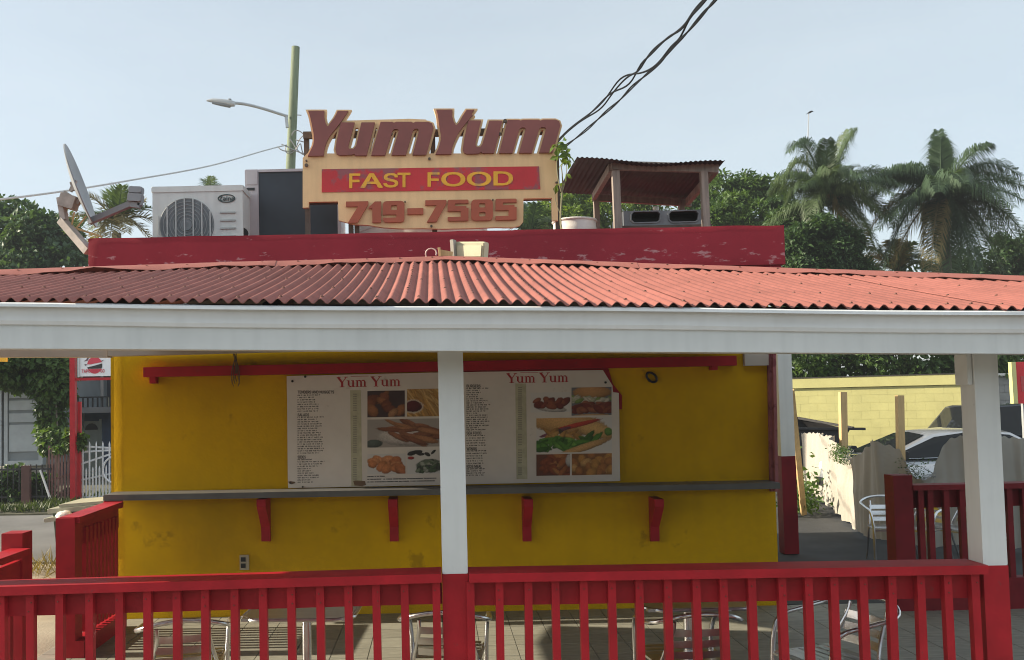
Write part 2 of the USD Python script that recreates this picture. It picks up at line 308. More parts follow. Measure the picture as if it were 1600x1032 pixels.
# ------------------------------------------------------------------ porch: posts, beams, gutter, roof
porch = thing('porch', 'open porch with red corrugated roof, white gutter and white posts', 'porch', (0, YR, 0))
XE0, XE1 = -4.3, 4.9                                     # ends of the eave, beyond the frame
def line_at(p0, p1, Y):                                  # photo line on a vertical plane -> z as a function of x
    a, b = U(*p0, Y), U(*p1, Y); return lambda x: a[2] + (b[2] - a[2]) * (x - a[0]) / (b[0] - a[0])
ztop_b, zbot_b = line_at((0, 500), (1600, 511), YR), line_at((0, 545), (1600, 553), YR)
h_ = ztop_b(0) - zbot_b(0) + .10
obj('front_beam', MB().bar((XE0 + .15, YR + .07, zbot_b(XE0 + .15) + h_ / 2), (XE1 - .2, YR + .07, zbot_b(XE1 - .2) + h_ / 2), .15, h_), white, porch)
YFA = 4.715
zfb = line_at((0, 545), (1600, 553), YFA); zft = line_at((0, 498), (1600, 509), YFA)
hf = zft(0) - zfb(0) + .05
obj('fascia_beam', MB().bar((XE0 + .02, YFA + .03, zfb(XE0) + hf / 2), (XE1 - .02, YFA + .03, zfb(XE1) + hf / 2), .06, hf), white, porch)
obj('soffit_board', MB().bar((XE0 + .05, (YFA + YR) / 2 + .03, zbot_b(XE0) + .05), (XE1 - .05, (YFA + YR) / 2 + .03, zbot_b(XE1) + .05), YR - YFA - .065, .02), white, porch)
# soffit board and the plate along the wall
for (p, q, w_, hh, m_) in (((-60, 549), (172, 549), .14, .12, soffit), ((172, 549), (480, 541), .12, .10, soffit)):
    obj('wall_plate', MB().bar(U(*p, 8.44 - (.03 if p[0] > 0 else 0)), U(*q, 8.44 - (.03 if p[0] > 0 else 0)), w_, hh), m_, porch)
def post(px_l, px_r, py, zt, Y, zred, w=None, zb=0.0, foot=red):
    x0, x1 = U(px_l, py, Y)[0], U(px_r, py, Y)[0]; w = w or (x1 - x0); xc = (x0 + x1) / 2
    p = obj('post', MB().cbox((xc, Y + w / 2, (zt + zred) / 2), (w, w, zt - zred), bev=.006), white, porch)
    obj('painted_foot', MB().cbox((xc, Y + w / 2, (zred + zb) / 2), (w + .004, w + .004, zred - zb), bev=.006), foot, p)
    return xc, w
ZRED = U(710, 897, YR)[2]
c_post, w_post = post(687.5, 727, 720, zbot_b(0) + .01, YR - .002, ZRED)
r_post, _ = post(1528.5, 1566.5, 720, zbot_b(3.1) + .01, YR - .002, U(1545, 884, YR)[2])
l_post, _ = post(-110, -71, 720, zbot_b(-2.8) + .01, YR - .002, ZRED)
post(1221, 1243, 720, 2.60, 11.7, U(1235, 713, 11.7)[2], zb=-.02, foot=shaded_red)
kz = U(1502, 602, YR + .05)[2]; obj('post_block', MB().box(r_post - w_post / 2 - .028, r_post - w_post / 2 - .001, YR + .01, YR + .13, kz, zbot_b(3) - .002, .008), white, porch)
# gutter (pressed profile)
gy = YE - .02
gp = [(.0, .105), (.0, .118), (.006, .124), (.018, .124), (.022, .112), (.030, .085), (.040, .062), (.040, .030), (.052, .008), (.075, .0), (.14, .0), (.14, .004), (.078, .004), (.056, .012), (.045, .032), (.045, .063), (.034, .088), (.026, .118), (.02, .13), (.003, .13), (-.006, .122), (-.006, .105)]
gp = np.array(gp); ztop_g = line_at((0, 473.5), (1600, 485.5), gy)
xs = np.linspace(XE0, XE1, 40); v = []
for x in xs:
    zt = ztop_g(x) + .004 * math.sin(x * 1.9) ; sc = .118 / .13
    v.append(np.stack([np.full(len(gp), x), gy + gp[:, 0], zt - .118 + gp[:, 1] * sc], 1))
n = len(gp); v = np.vstack(v); f = [(k * n + i, k * n + (i + 1) % n, (k + 1) * n + (i + 1) % n, (k + 1) * n + i) for k in range(len(xs) - 1) for i in range(n)]
obj('gutter', (v, np.array(f)[:, ::-1]), gutterm, porch, smooth=30)

# roof surface
EV = [(-700, 466), (0, 467.5), (690, 470), (1100, 476), (1600, 481.5), (2100, 487)]
ex = np.array([U(*p, YE)[0] for p in EV]); ez = np.array([U(*p, YE)[2] for p in EV])
obj('fascia_board', MB().bar((XE0, gy + .155, np.interp(XE0, ex, ez) - .085), (XE1, gy + .155, np.interp(XE1, ex, ez) - .085), .02, .13), darkwood, porch)
YA = 7.33; apex = U(693, 408, YA)
slope0 = (apex[2] - np.interp(apex[0], ex, ez)) / (YA - YE)
def roof_z(x, y): return np.interp(x, ex, ez) + slope0 * (y - YE) - .018 * np.sin(np.pi * np.clip((y - YE) / (YA - YE), 0, 1))
def hip_pt(px, py):                                       # where the pixel's ray meets the roof surface
    d = ray(px, py); t = 4.7
    for _ in range(200):
        q = EYE + d * t; e = q[2] - roof_z(q[0], q[1]); t += -e / (d[2] - slope0 * d[1] - 1e-9) * .7
    return EYE + d * t
HP = [hip_pt(0, 431), hip_pt(350, 418.5), apex, hip_pt(1150, 424), hip_pt(1600, 440.5)]
# continue the hips past the frame
HP = [HP[0] + (HP[0] - HP[1]) * .9] + HP + [HP[-1] + (HP[-1] - HP[-2]) * .9]
hx = np.array([p[0] for p in HP]); hy = np.array([p[1] for p in HP])
PIT, AMP = .0735, .0125
def corr(x): return AMP * np.cos(2 * np.pi * x / PIT)
nper = 11; k0 = math.floor(XE0 / PIT); sheets = 0
for s_ in range(int((XE1 - XE0) / PIT / nper) + 1):
    xa, xb = (k0 + s_ * nper) * PIT, (k0 + (s_ + 1) * nper) * PIT + .35 * PIT
    xa, xb = max(xa, hx[0] + .02), min(xb, hx[-1] - .02)
    if xb - xa < .2: continue
    cols = np.arange(xa, xb + 1e-6, PIT / 10); rows = 14; lift = .0025 * (s_ % 2); off = rng.uniform(-.012, .012)
    yt = np.interp(cols, hx, hy); v = []
    for j in range(rows):
        t = j / (rows - 1); y = (YE - .02 + off) * (1 - t) + yt * t
        v.append(np.stack([cols, y, roof_z(cols, y) + corr(cols) + lift], 1))
    v = np.vstack(v); n = len(cols); i, j = np.meshgrid(np.arange(n - 1), np.arange(rows - 1)); a = (j * n + i).ravel()
    f = np.stack([a, a + 1, a + n + 1, a + n], 1)
    v2 = v - [0, 0, .004]; m = len(v); edge = np.arange(n - 1)
    F = np.vstack([f, f[:, ::-1] + m, np.stack([edge + 1, edge, edge + m, edge + 1 + m], 1)])
    obj('roof_sheet', (np.vstack([v, v2]), F), roofm, porch, smooth=50); sheets += 1
# hip caps: pressed flashing strips with a few nails; ends lap
def cap(i0, i1, x_from, x_to, lift):
    xs = np.linspace(x_from, x_to, 26); ys = np.interp(xs, hx, hy); v = []
    for x, y in zip(xs, ys):
        wob = .006 * math.sin(x * 7) + .004 * math.sin(x * 23)
        if abs(x + 2.35) < .22: wob += .020 * math.cos((x + 2.35) / .22 * math.pi / 2)
        z = roof_z(x, y) + AMP + .006 + lift
        v += [(x, y - .10, z - .028 + wob), (x, y - .02, z + .018), (x, y + .02, z + .022), (x, y + .13, z - .02)]
    v = np.array(v); n = len(xs); i, j = np.meshgrid(np.arange(3), np.arange(n - 1)); a = (j * 4 + i).ravel()
    f = np.stack([a, a + 4, a + 5, a + 1], 1); m = len(v)
    return np.vstack([v, v - [0, 0, .003]]), np.vstack([f, f[:, ::-1] + m])
for q, (xa, xb) in enumerate(((hx[0], -3.0), (-3.06, -1.2), (-1.26, .13), (.09, 1.6), (1.54, 2.98), (2.93, hx[-1]))):
    obj('ridge_cap', cap(0, 0, xa, xb, .003 * (q % 2)), capm, porch, smooth=40)
# side slopes falling away behind the hips
for sgn, (hp, xo) in ((-1, (HP[:4], -4.4)), (1, (HP[3:], 5.0))):
    top = [p for p in hp]; low = [np.array([xo, p[1] + 1.0, max(p[2] - .45, 2.66)]) for p in top]
    v = []; 
    for p, l in zip(top, low): v += [p + [0, .02, -.015], l]
    v = np.array(v); n = len(top); f = np.array([(2 * i, 2 * i + 2, 2 * i + 3, 2 * i + 1) for i in range(n - 1)]); m = len(v)
    obj('side_slope', (np.vstack([v, v - [0, 0, .01]]), np.vstack([f, f[:, ::-1] + m])), roofm, porch)
# closing strip from apex back to the wall
obj('back_flashing', (np.array([apex + [-1.9, -.3, -.20], apex + [0, 0, -.03], apex + [2.2, -.35, -.26], (2.9, YP + .25, 2.55), (apex[0], YP + .25, 2.62), (-2.9, YP + .25, 2.55)]), np.array([(0, 1, 4), (0, 4, 5), (1, 2, 3), (1, 3, 4)])), darkwood, porch)
nl = MB()
def nail(x, y, r=.011):
    z = roof_z(x, y) + AMP; a = np.linspace(0, 2 * np.pi, 7)[:-1]
    v = np.vstack([np.stack([x + r * np.cos(a), y + r * np.sin(a), np.full(6, z - .002)], 1), np.stack([x + .6 * r * np.cos(a), y + .6 * r * np.sin(a), np.full(6, z + .006)], 1), [[x, y, z + .007]]])
    nl.add(v, [(i, (i + 1) % 6, 6 + (i + 1) % 6) for i in range(6)] + [(i, 6 + (i + 1) % 6, 6 + i) for i in range(6)] + [(6 + i, 6 + (i + 1) % 6, 12) for i in range(6)])
for row, y in enumerate((YE + .06, 5.25, 5.85, 6.45, 6.95)):
    k = math.ceil(-3.9 / PIT)
    while k * PIT < 4.4:
        x = k * PIT + rng.uniform(-.004, .004); yj = y + rng.uniform(-.03, .03)
        if yj < np.interp(x, hx, hy) - .12: nail(x, yj)
        k += int(rng.choice([2, 3, 3, 4]))
for k in (-2, 3, 8):                                      # nailed laps near the middle
    for y in np.arange(YE + .3, 7.1, .14): nail(k * PIT + .003, y + rng.uniform(-.02, .02), .006)
for x in np.arange(-3.9, 4.4, .26):
    y = np.interp(x, hx, hy) - .035; z0 = roof_z(x, y); nl.cbox((x, y, z0 + AMP + .021), (.014, .014, .012), bev=.004)
obj('nail', nl, nailm, porch, kind='stuff')
# rafters under the sheets
for x in np.arange(-3.6, 4.2, .9):
    y1 = np.interp(x, hx, hy) - .06
    obj('rafter', MB().bar((x, YE + .16, roof_z(x, YE + .16) - .085), (x, y1, roof_z(x, y1) - .085), .045, .10), darkwood, porch)

# ------------------------------------------------------------------ railings
BX_L = [5, 50, 95, 142, 188, 232, 278, 322, 368, 413, 457, 502, 546, 590, 634, 683]
BX_R = [736, 781, 826, 869, 913, 957, 1000, 1044, 1089, 1132, 1176, 1224, 1264, 1304, 1350, 1394, 1439, 1482, 1525]
def front_rail(label, xs_px, p0, p1, hb0, hb1, bd0, bd1, x0, x1):
    r = thing('porch_railing', label, 'railing', (x0, YR, 0))
    zt, zh, zb = line_at(p0, p1, YR - .06), line_at(hb0, hb1, YR - .06), line_at(bd0, bd1, YR + .02)
    hh = zt(0) - zh(0)
    obj('handrail', MB().bar((x0, YR + .045, (zt(x0) + zh(x0)) / 2), (x1, YR + .045, (zt(x1) + zh(x1)) / 2), .21, hh, bev=.007), red, r)
    dz = lambda x: (zh(x) + zb(x)) / 2
    dh = zh(0) - zb(0)
    obj('top_board', MB().bar((x0, YR + .04, dz(x0) - .002), (x1, YR + .04, dz(x1) - .002), .035, dh - .004), red, r)
    for px in xs_px:
        x = U(px, 1000, YR)[0]
        if x0 < x < x1:
            t = rng.uniform(-.004, .004)
            obj('baluster', MB().bar((x + t, YR - .004, zh(x) - .003), (x - t, YR - .004, .05), .043, .043, up=(0, 1, 0)), red, r)
    nh = MB()
    for px in xs_px:
        x = U(px, 1000, YR)[0]
        if x0 < x < x1:
            for k in (.35, .72)[:1 + int(rng.integers(2))]: nh.cbox((x + rng.uniform(-.008, .008), YR - .027, zh(x) - dh * k), (.006, .006, .006), bev=.002)
    obj('nail', nh, nailm, r, kind='stuff')
    obj('bottom_rail', MB().box(x0, x1, YR - .03, YR + .06, .06, .15), red, r)
    return r
xl0 = l_post + w_post / 2; xl1 = c_post - w_post / 2 - .004; xr0 = c_post + w_post / 2 + .004; xr1 = r_post - w_post / 2 - .003
extra = list(np.arange(-41, -110, -45.5))
front_rail('left bay of the red front railing, left of the middle porch post', extra + BX_L, (0, 917), (690, 897), (0, 932), (690, 911), (0, 963), (690, 944), xl0, xl1)
front_rail('right bay of the red front railing, between the middle and right porch posts', BX_R, (735, 897), (1530, 884), (735, 911), (1530, 898), (735, 947), (1530, 935), xr0, xr1)
# left side railing running back to the wall
XS = -2.92; Y0 = 7.45
sr = thing('side_railing', 'short red side railing with thick post running back to the yellow wall', 'railing', (XS, Y0, 0))
zt0 = U(102, 811, Y0)[2]; zt1 = U(190, 784, 8.5)[2]
xpl, xpr = U(87, 850, Y0)[0], U(117, 850, Y0)[0]
obj('post', MB().box(xpl, xpr, Y0, Y0 + .15, 0, zt0 + .005), red, sr)
xc = (xpl + xpr) / 2
a_, b_ = U(150, 806, Y0 + .2), U(192, 787, 8.46)
xt = U(190, 787, 8.42)[0] - .075
obj('handrail', MB().bar((xc + .03, Y0 + .02, zt0 - .015), (xt, 8.44, zt1 - .02), .17, .05), red, sr)
obj('side_board', MB().bar((xc + .05, Y0 + .152, zt0 - .14), (xt + .02, 8.44, zt1 - .14), .04, .19), red, sr)
for k in range(9):
    t = (k + .9) / 9.6; x = xc + .06 + (xt - xc - .03) * t; y = Y0 + .17 + (8.42 - Y0 - .17) * t
    obj('baluster', MB().box(x - .025, x + .025, y - .025, y + .025, .16, zt0 - .1), red, sr)
obj('bottom_rail', MB().bar((xc + .09, Y0 + .0, .07), (xt + .03, 8.5, .07), .12, .14), red, sr)
# far left railing corner
q = U(22, 834, 7.0); zc = q[2]; xp0, xp1 = U(2, 850, 7.0)[0], U(35, 850, 7.0)[0]
fl = thing('entrance_railing', 'red railing end post with sloping handrail at far left of the porch', 'railing', (q[0], 7.0, 0))
obj('post', MB().box(xp0, xp1, 7.0, 7.17, -.05, zc), red, fl)
obj('handrail', MB().bar(U(32, 862, 6.98), U(-160, 930, 5.5), .16, .05), red, fl)
obj('side_board', MB().bar(U(28, 893, 7.0), U(-170, 975, 5.5), .04, .17), red, fl)
for k in range(6):
    t = (k + .5) / 6; x, y = U(26, 890, 7.0)[0] * (1 - t) + U(-165, 950, 5.5)[0] * t, 7.0 * (1 - t) + 5.5 * t
    obj('baluster', MB().box(x - .025, x + .025, y - .025, y + .025, .0, .72), red, fl)
# right rear railing
YB = 8.45; z0, z1 = U(1415, 743, YB)[2], U(1500, 757, YB)[2]
rr = thing('rear_railing', 'red rear railing, colour darkened for shade, beside the alley, right of the yellow wall', 'railing', (U(1415, 800, YB)[0], YB, 0))
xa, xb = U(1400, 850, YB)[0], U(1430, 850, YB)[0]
obj('post', MB().box(xa, xb, YB, YB + .17, -.02, z0), shaded_red, rr)
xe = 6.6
obj('handrail', MB().box(xb, xe, YB - .01, YB + .16, z1 - .05, z1), shaded_red, rr)
obj('top_board', MB().box(xb, xe, YB + .06, YB + .10, z1 - .22, z1 - .052), shaded_red, rr)
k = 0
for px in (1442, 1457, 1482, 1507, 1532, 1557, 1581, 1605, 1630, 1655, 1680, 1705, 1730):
    x = U(px, 830, YB)[0]; obj('baluster', MB().box(x - .025, x + .025, YB + .005, YB + .055, .02, z1 - .052), shaded_red, rr)
obj('bottom_rail', MB().box(xb, xe, YB, YB + .12, -.01, U(1480, 905, YB)[2]), shaded_red, rr)
# ------------------------------------------------------------------ roof sign
YS = 8.95
sign = thing('roof_sign', 'large cream cut-out fast food sign on the roof with raised brown-red lettering', 'sign', (U(680, 300, YS)[0], YS, 0))
def z1(pts): return [(465 + x / 7.273, 160 + y / 7.273) for x, y in pts]
def z2(pts): return [(665 + x / 7.273, 160 + y / 7.273) for x, y in pts]
L_ = [z1([(122, 106), (308, 106), (304, 170), (318, 235), (345, 292), (372, 250), (418, 190), (440, 150), (458, 108), (578, 108), (552, 150), (518, 200), (480, 252), (440, 304), (400, 352), (365, 400), (340, 445), (318, 505), (305, 560), (298, 617), (120, 620), (150, 560), (180, 500), (192, 440), (186, 370), (168, 280), (150, 190), (138, 145)]),
      z1([(495, 238), (650, 238), (580, 500), (582, 530), (600, 542), (640, 540), (668, 500), (728, 238), (880, 238), (785, 614), (655, 614), (650, 592), (620, 606), (480, 612), (445, 595), (432, 545), (448, 440)]),
      z1([(945, 233), (1080, 233), (1095, 243), (1120, 232), (1295, 232), (1315, 245), (1340, 232), (1485, 232), (1528, 250), (1545, 300), (1462, 607), (1306, 607), (1380, 335), (1370, 312), (1332, 312), (1310, 335), (1230, 609), (1068, 609), (1150, 335), (1140, 315), (1102, 314), (1080, 335), (995, 612), (838, 612)]),
      z2([(120, 93), (306, 93), (303, 170), (320, 232), (346, 277), (378, 240), (420, 165), (466, 95), (552, 95), (520, 138), (535, 160), (505, 188), (455, 250), (405, 312), (365, 372), (332, 440), (302, 520), (292, 598), (112, 600), (150, 520), (174, 432), (172, 370), (152, 262), (138, 150)]),
      z2([(485, 216), (630, 216), (566, 470), (568, 505), (585, 517), (620, 515), (645, 480), (722, 218), (872, 218), (776, 587), (640, 587), (632, 570), (600, 592), (470, 597), (432, 580), (422, 535), (438, 420)]),
      z2([(930, 210), (1060, 210), (1075, 220), (1100, 208), (1285, 207), (1300, 220), (1330, 206), (1472, 206), (1514, 225), (1529, 270), (1442, 582), (1288, 582), (1365, 312), (1355, 295), (1312, 293), (1290, 312), (1205, 585), (1058, 585), (1135, 315), (1125, 297), (1092, 296), (1065, 312), (985, 587), (833, 587)])]
faces = [PP(p, YS).buffer(.008).buffer(-.008) for p in L_]
panel = PP([(473, 247), (480, 240), (862, 240), (870, 243), (872, 345), (863, 345), (862, 309.5), (818, 310.5), (817.5, 347), (812, 353), (800, 356), (775, 355.5), (740, 357), (690, 358), (660, 357), (630, 357.5), (600, 356), (575, 352), (552, 351), (529, 344.5), (528, 315), (482.5, 316), (482, 324.5), (473, 325)], YS)
back = unary_union([f.buffer(.020, join_style=2, mitre_limit=2.5) for f in faces] + [panel])
d3 = lambda p: U(*p, YS)
back = back.union(PP([(528, 189), (640, 186), (665, 187), (676, 196), (676, 201), (528, 200)], YS).intersection(unary_union([f.buffer(.045) for f in faces[1:3]])))
obj('sign_board', MB().prism(back, YS, .05), cream, sign)
for f_ in faces: obj('raised_letter', MB().prism(f_, YS - .028, .030), letterm, sign)
bandp = PP([(503, 265), (842, 260.5), (844, 296), (503, 301)], YS)
band_o = obj('red_band', MB().prism(bandp, YS - .008, .010), bandm, sign)
def letter_fit(ch, x0, x1, y0, y1, Y, depth=.004, bold=False):
    t = meshkit.text_mesh(ch, 1.0, depth, bold); v = np.array(t.vertices)
    mn, mx = v.min(0), v.max(0); p = (v - mn) / (mx - mn + 1e-9)
    a, b, c, d = U(x0, y1, Y), U(x1, y1, Y), U(x0, y0, Y), U(x1, y0, Y)
    P = a + (b - a) * p[:, :1] + (c - a) * p[:, 1:2]; P[:, 1] = Y - depth * p[:, 2]
    return P, np.array(t.faces)
for ch, x0, x1 in (('F', 545.5, 563), ('A', 563, 598.5), ('S', 599, 622.5), ('T', 621, 641.5), ('F', 668, 687), ('O', 689.5, 727), ('O', 729.5, 767.5), ('D', 771, 801.5)):
    dy = -(x0 - 545) * .0185
    obj('yellow_letter', letter_fit(ch, x0, x1, 271.5 + dy * .8, 294.5 + dy, YS - .0085, .004, True), goldm, band_o)
R_ = lambda x0, x1, y0, y1, r=.06: sbox(x0 + r, y0 + r, x1 - r, y1 - r).buffer(r, quad_segs=3)
D = {'7': Polygon([(0, 1), (1, 1), (1, .84), (.52, 0), (.08, 0), (.54, .76), (0, .76)]),
     '1': Polygon([(0, .72), (.52, 1), (1, 1), (1, 0), (.30, 0), (.30, .68), (.05, .66)]),
     '9': R_(0, 1, 0, 1, .16).difference(R_(.38, .66, .58, .80, .04)).difference(sbox(-.1, .22, .62, .36)),
     '-': sbox(0, 0, 1, 1),
     '5': R_(0, 1, 0, 1, .06).difference(R_(.36, 1.2, .70, .82, .02)).difference(sbox(-.1, .19, .62, .46)).difference(Polygon([(.9, .6), (1.1, .6), (1.1, .75), (.9, .75)])),
     '8': R_(0, 1, 0, 1, .18).difference(R_(.37, .65, .62, .82, .06)).difference(R_(.36, .66, .20, .40, .06)).difference(Polygon([(-.1, .57), (.04, .52), (-.1, .47)])).difference(Polygon([(1.1, .57), (.96, .52), (1.1, .47)]))}
for ch, x0, x1, y0, y1 in (('7', 541, 575.5, 316, 349.5), ('1', 576, 595.5, 316, 349), ('9', 598.5, 632, 315.5, 348.5), ('-', 636.5, 661.5, 326.5, 336), ('7', 664.5, 697.5, 314, 348), ('5', 699.5, 732, 313.5, 346.5), ('8', 736, 770, 313, 346), ('5', 774, 807, 312, 345)):
    a, b, c = U(x0, y1, YS), U(x1, y1 - .018 * (x1 - x0), YS), U(x0, y0, YS)
    g = affinity.affine_transform(D[ch].buffer(0), [b[0] - a[0], c[0] - a[0], b[2] - a[2], c[2] - a[2], a[0], a[2]])
    obj('raised_number', MB().prism(g, YS - .024, .026), numberm, sign)
for px, py, r in ((479, 252, .010), (479, 259, .018), (611, 210, .018), (671, 249, .014), (780, 210, .018), (789, 190, .02), (868, 249, .018), (869, 286, .010), (674, 354, .012), (633, 316, .008), (770, 313, .008)):
    c = d3((px, py)); obj('bolt', MB().tube([c + [0, -.022, 0], c + [0, .0, 0]], r, 8), rustm, sign)
# steel frame behind
fr = MB().bar(U(474, 212, YS + .09), U(874, 205, YS + .09), .04, .07).bar(U(480, 316, YS + .10), U(868, 309, YS + .10), .05, .05)
obj('frame_bar', fr, rustm, sign)
for px in (479, 548, 557, 676, 868):
    t_ = U(px, 212 if px in (479, 868, 676) else 318, YS + .13); obj('support_post', MB().bar((t_[0], YS + .13, 3.16), (t_[0], YS + .13, t_[2] + .03), .05, .05, up=(0, 1, 0)), rustm, sign)

# ------------------------------------------------------------------ other things on the roof
DK = ZT + .14
ac = thing('air_conditioner', 'white outdoor air conditioner unit with round fan grille on the roof beside the satellite dish', 'air conditioner', (U(308, 300, 9.3)[0], 9.3, DK))
x0, x1 = U(238, 300, 9.3)[0], U(379, 300, 9.3)[0]; zt = U(300, 292, 9.3)[2]; zb = zt - .72
obj('casing', MB().box(x0, x1, 9.3, 9.66, zb, zt, .03), acwhite, ac)
obj('top_cover', MB().box(x0 - .008, x1 + .008, 9.292, 9.668, zt - .055, zt + .006, .02), acwhite, ac)
cx_, cz_ = U(292, 352, 9.3)[0], U(292, 352, 9.3)[2]; rf = .285
obj('grille_recess', MB().prism(Point(cx_, cz_).buffer(rf, quad_segs=16), 9.296, .006), acgrey, ac)
gr_ = MB()
for k in range(1, 9):
    rr_ = rf * k / 8.2; th = np.linspace(0, 2 * np.pi, 40); gr_.tube(np.stack([cx_ + rr_ * np.cos(th), np.full(40, 9.286), cz_ + rr_ * np.sin(th)], 1), .003, 4, False)
obj('grille_rings', gr_, mat('grille_wire', (.33, .35, .35), .5), ac)
for px in (249, 262, 275.5, 289, 302.5, 316, 329):
    x = U(px, 340, 9.3)[0]; hh = math.sqrt(max(rf ** 2 - (x - cx_) ** 2, .01)); obj('grille_bar', MB().box(x - .006, x + .006, 9.278, 9.290, cz_ - hh, cz_ + hh, .002), mat('grille_bar', (.45, .47, .46), .5) if 'grille_bar' not in MATS else MATS['grille_bar'], ac)
obj('blade_hub', MB().tube([(cx_, 9.293, cz_), (cx_, 9.284, cz_)], .06, 16), acgrey, ac)
for k in range(4):
    z = zt - .28 - .083 * k; obj('louvre', MB().box(U(344, 330, 9.3)[0], U(368, 330, 9.3)[0], 9.288, 9.302, z - .010, z + .006, .003), mat('louvre_shadow', (.36, .38, .37), .6) if 'louvre_shadow' not in MATS else MATS['louvre_shadow'], ac)  # louvre slats in a darker grey than the casing
oc = U(354, 310.5, 9.3); ell = affinity.scale(Point(oc[0], oc[2]).buffer(1, quad_segs=12), .092, .045)
lg = obj('logo_plate', MB().prism(ell.difference(affinity.scale(ell, .88, .8)), 9.292, .01), mat('logo_dark', (.03, .05, .05), .5), ac)
obj('logo_text', letter_fit('Zaina', 342.5, 366, 307, 314, 9.294, .003, True), MATS['logo_dark'], lg)
obj('valve_cover', MB().tube([U(379, 365, 9.4) + [0, 0, 0], U(379, 365, 9.34) + [0, -.0, 0]], .06, 14).tube([U(379, 365, 9.345), U(379, 365, 9.33)], .035, 12), black, ac)

cab = thing('metal_cabinet', 'tall dark navy metal cabinet with lilac grey frame standing behind the roof sign', 'cabinet', (U(455, 300, 9.7)[0], 9.7, DK))
x0, x1, xa, xb = (U(p, 310, 9.7)[0] for p in (383, 532, 404, 527)); zt = U(450, 264, 9.7)[2]
obj('body', MB().box(x0 + .01, x1 - .01, 9.72, 10.3, DK, zt - .01, .02), cabm, cab)
obj('side_frame', MB().box(x0, xa, 9.7, 9.74, DK, zt, .012), cabm, cab)
obj('side_frame', MB().box(xb, x1, 9.7, 9.74, DK, zt, .008), cabm, cab)
obj('top_frame', MB().box(xa, xb, 9.7, 9.74, zt - .03, zt - .001, .006), cabm, cab)
obj('dark_panel', MB().box(xa, xb, 9.715, 9.72, DK, zt - .03, .001), navy, cab)
obj('name_plate', MB().box(U(385.5, 296, 9.7)[0], U(398, 296, 9.7)[0], 9.694, 9.7, U(390, 298, 9.7)[2], U(390, 294, 9.7)[2], .002), black, cab)
obj('frame_panel', MB().box(U(386, 290, 9.7)[0], U(402, 290, 9.7)[0], 9.693, 9.7, U(390, 289, 9.7)[2], U(390, 268, 9.7)[2], .006), cabm, cab)
obj('frame_panel', MB().box(U(386, 290, 9.7)[0], U(402, 290, 9.7)[0], 9.693, 9.7, DK, U(390, 304, 9.7)[2], .006), cabm, cab)

# satellite dish
YD = 8.7
dc = U(125.5, 291, YD); dish = thing('satellite_dish', 'grey satellite dish on a bracket at the left end of the maroon parapet', 'satellite dish', dc)
ax = U(148, 354, YD) - U(104, 229, YD); Rr = np.linalg.norm(ax) / 2; e1 = ax / np.linalg.norm(ax)
vd = (dc - EYE) / np.linalg.norm(dc - EYE); nrm = np.cross(e1, vd); nrm /= np.linalg.norm(nrm); nrm = -nrm if nrm[0] < 0 else nrm
nrm = nrm * math.cos(.11) - vd * math.sin(.11); nrm /= np.linalg.norm(nrm); e2 = np.cross(nrm, e1)
v = []; NR, NA = 10, 48
for side in (0, 1):
    for i in range(NR + 1):
        r = Rr * i / NR; dep = .055 * (r / Rr) ** 2 - .045 - (.012 if side else 0)
        for k in range(NA):
            a = 2 * np.pi * k / NA; v.append(dc + e1 * r * math.cos(a) + e2 * r * .92 * math.sin(a) + nrm * dep)
v = np.array(v); f = []
for side in (0, 1):
    o = side * (NR + 1) * NA
    for i in range(NR):
        for k in range(NA):
            q = [o + i * NA + k, o + (i + 1) * NA + k, o + (i + 1) * NA + (k + 1) % NA, o + i * NA + (k + 1) % NA]; f.append(q if side == 0 else q[::-1])
o = (NR + 1) * NA
for k in range(NA): f.append([NR * NA + k, o + NR * NA + k, o + NR * NA + (k + 1) % NA, NR * NA + (k + 1) % NA])
obj('reflector', (v, np.array(f)), dishm, dish, smooth=40)
p0, p1 = U(139, 347, YD - .05), U(207, 318, YD - .15)
obj('feed_arm', MB().bar(p0, p1, .05, .055), dishm, dish)
lnb = MB().cbox(U(212, 310, YD - .15), (.13, .10, .075), roty(.08), .015).cbox(U(213, 298, YD - .15), (.12, .10, .06), roty(.05), .015).bar(U(205, 320, YD - .15), U(219, 322, YD - .15), .05, .05).bar(U(219, 322, YD - .15), U(220, 296, YD - .15), .05, .04)
obj('receiver_head', lnb, dishm, dish)
bk = MB().cbox(U(108, 316, YD), (.15, .14, .13), roty(.3), .01).bar(U(95, 310, YD), U(101, 345, YD), .10, .05).bar(U(100, 302, YD), U(125, 318, YD), .05, .05).bar(U(112, 285, YD), U(116, 298, YD), .04, .03).bar(U(110, 300, YD), U(118, 282, YD), .03, .03)
obj('mount_bracket', bk, rustm if False else mat('dish_bracket', (.30, .27, .25), .7, .3, 8), dish)
obj('mast_arm', MB().bar(U(97, 345, YD), U(139, 394, YD - .12), .09, .07), MATS['dish_bracket'], dish)
obj('strut', MB().tube([U(101, 351, YD), U(158, 370, YD)], .011, 6).tube([U(116, 332, YD), U(112, 352, YD)], .008, 6).tube([U(135, 338, YD), U(118, 358, YD)], .008, 6), timber, dish)

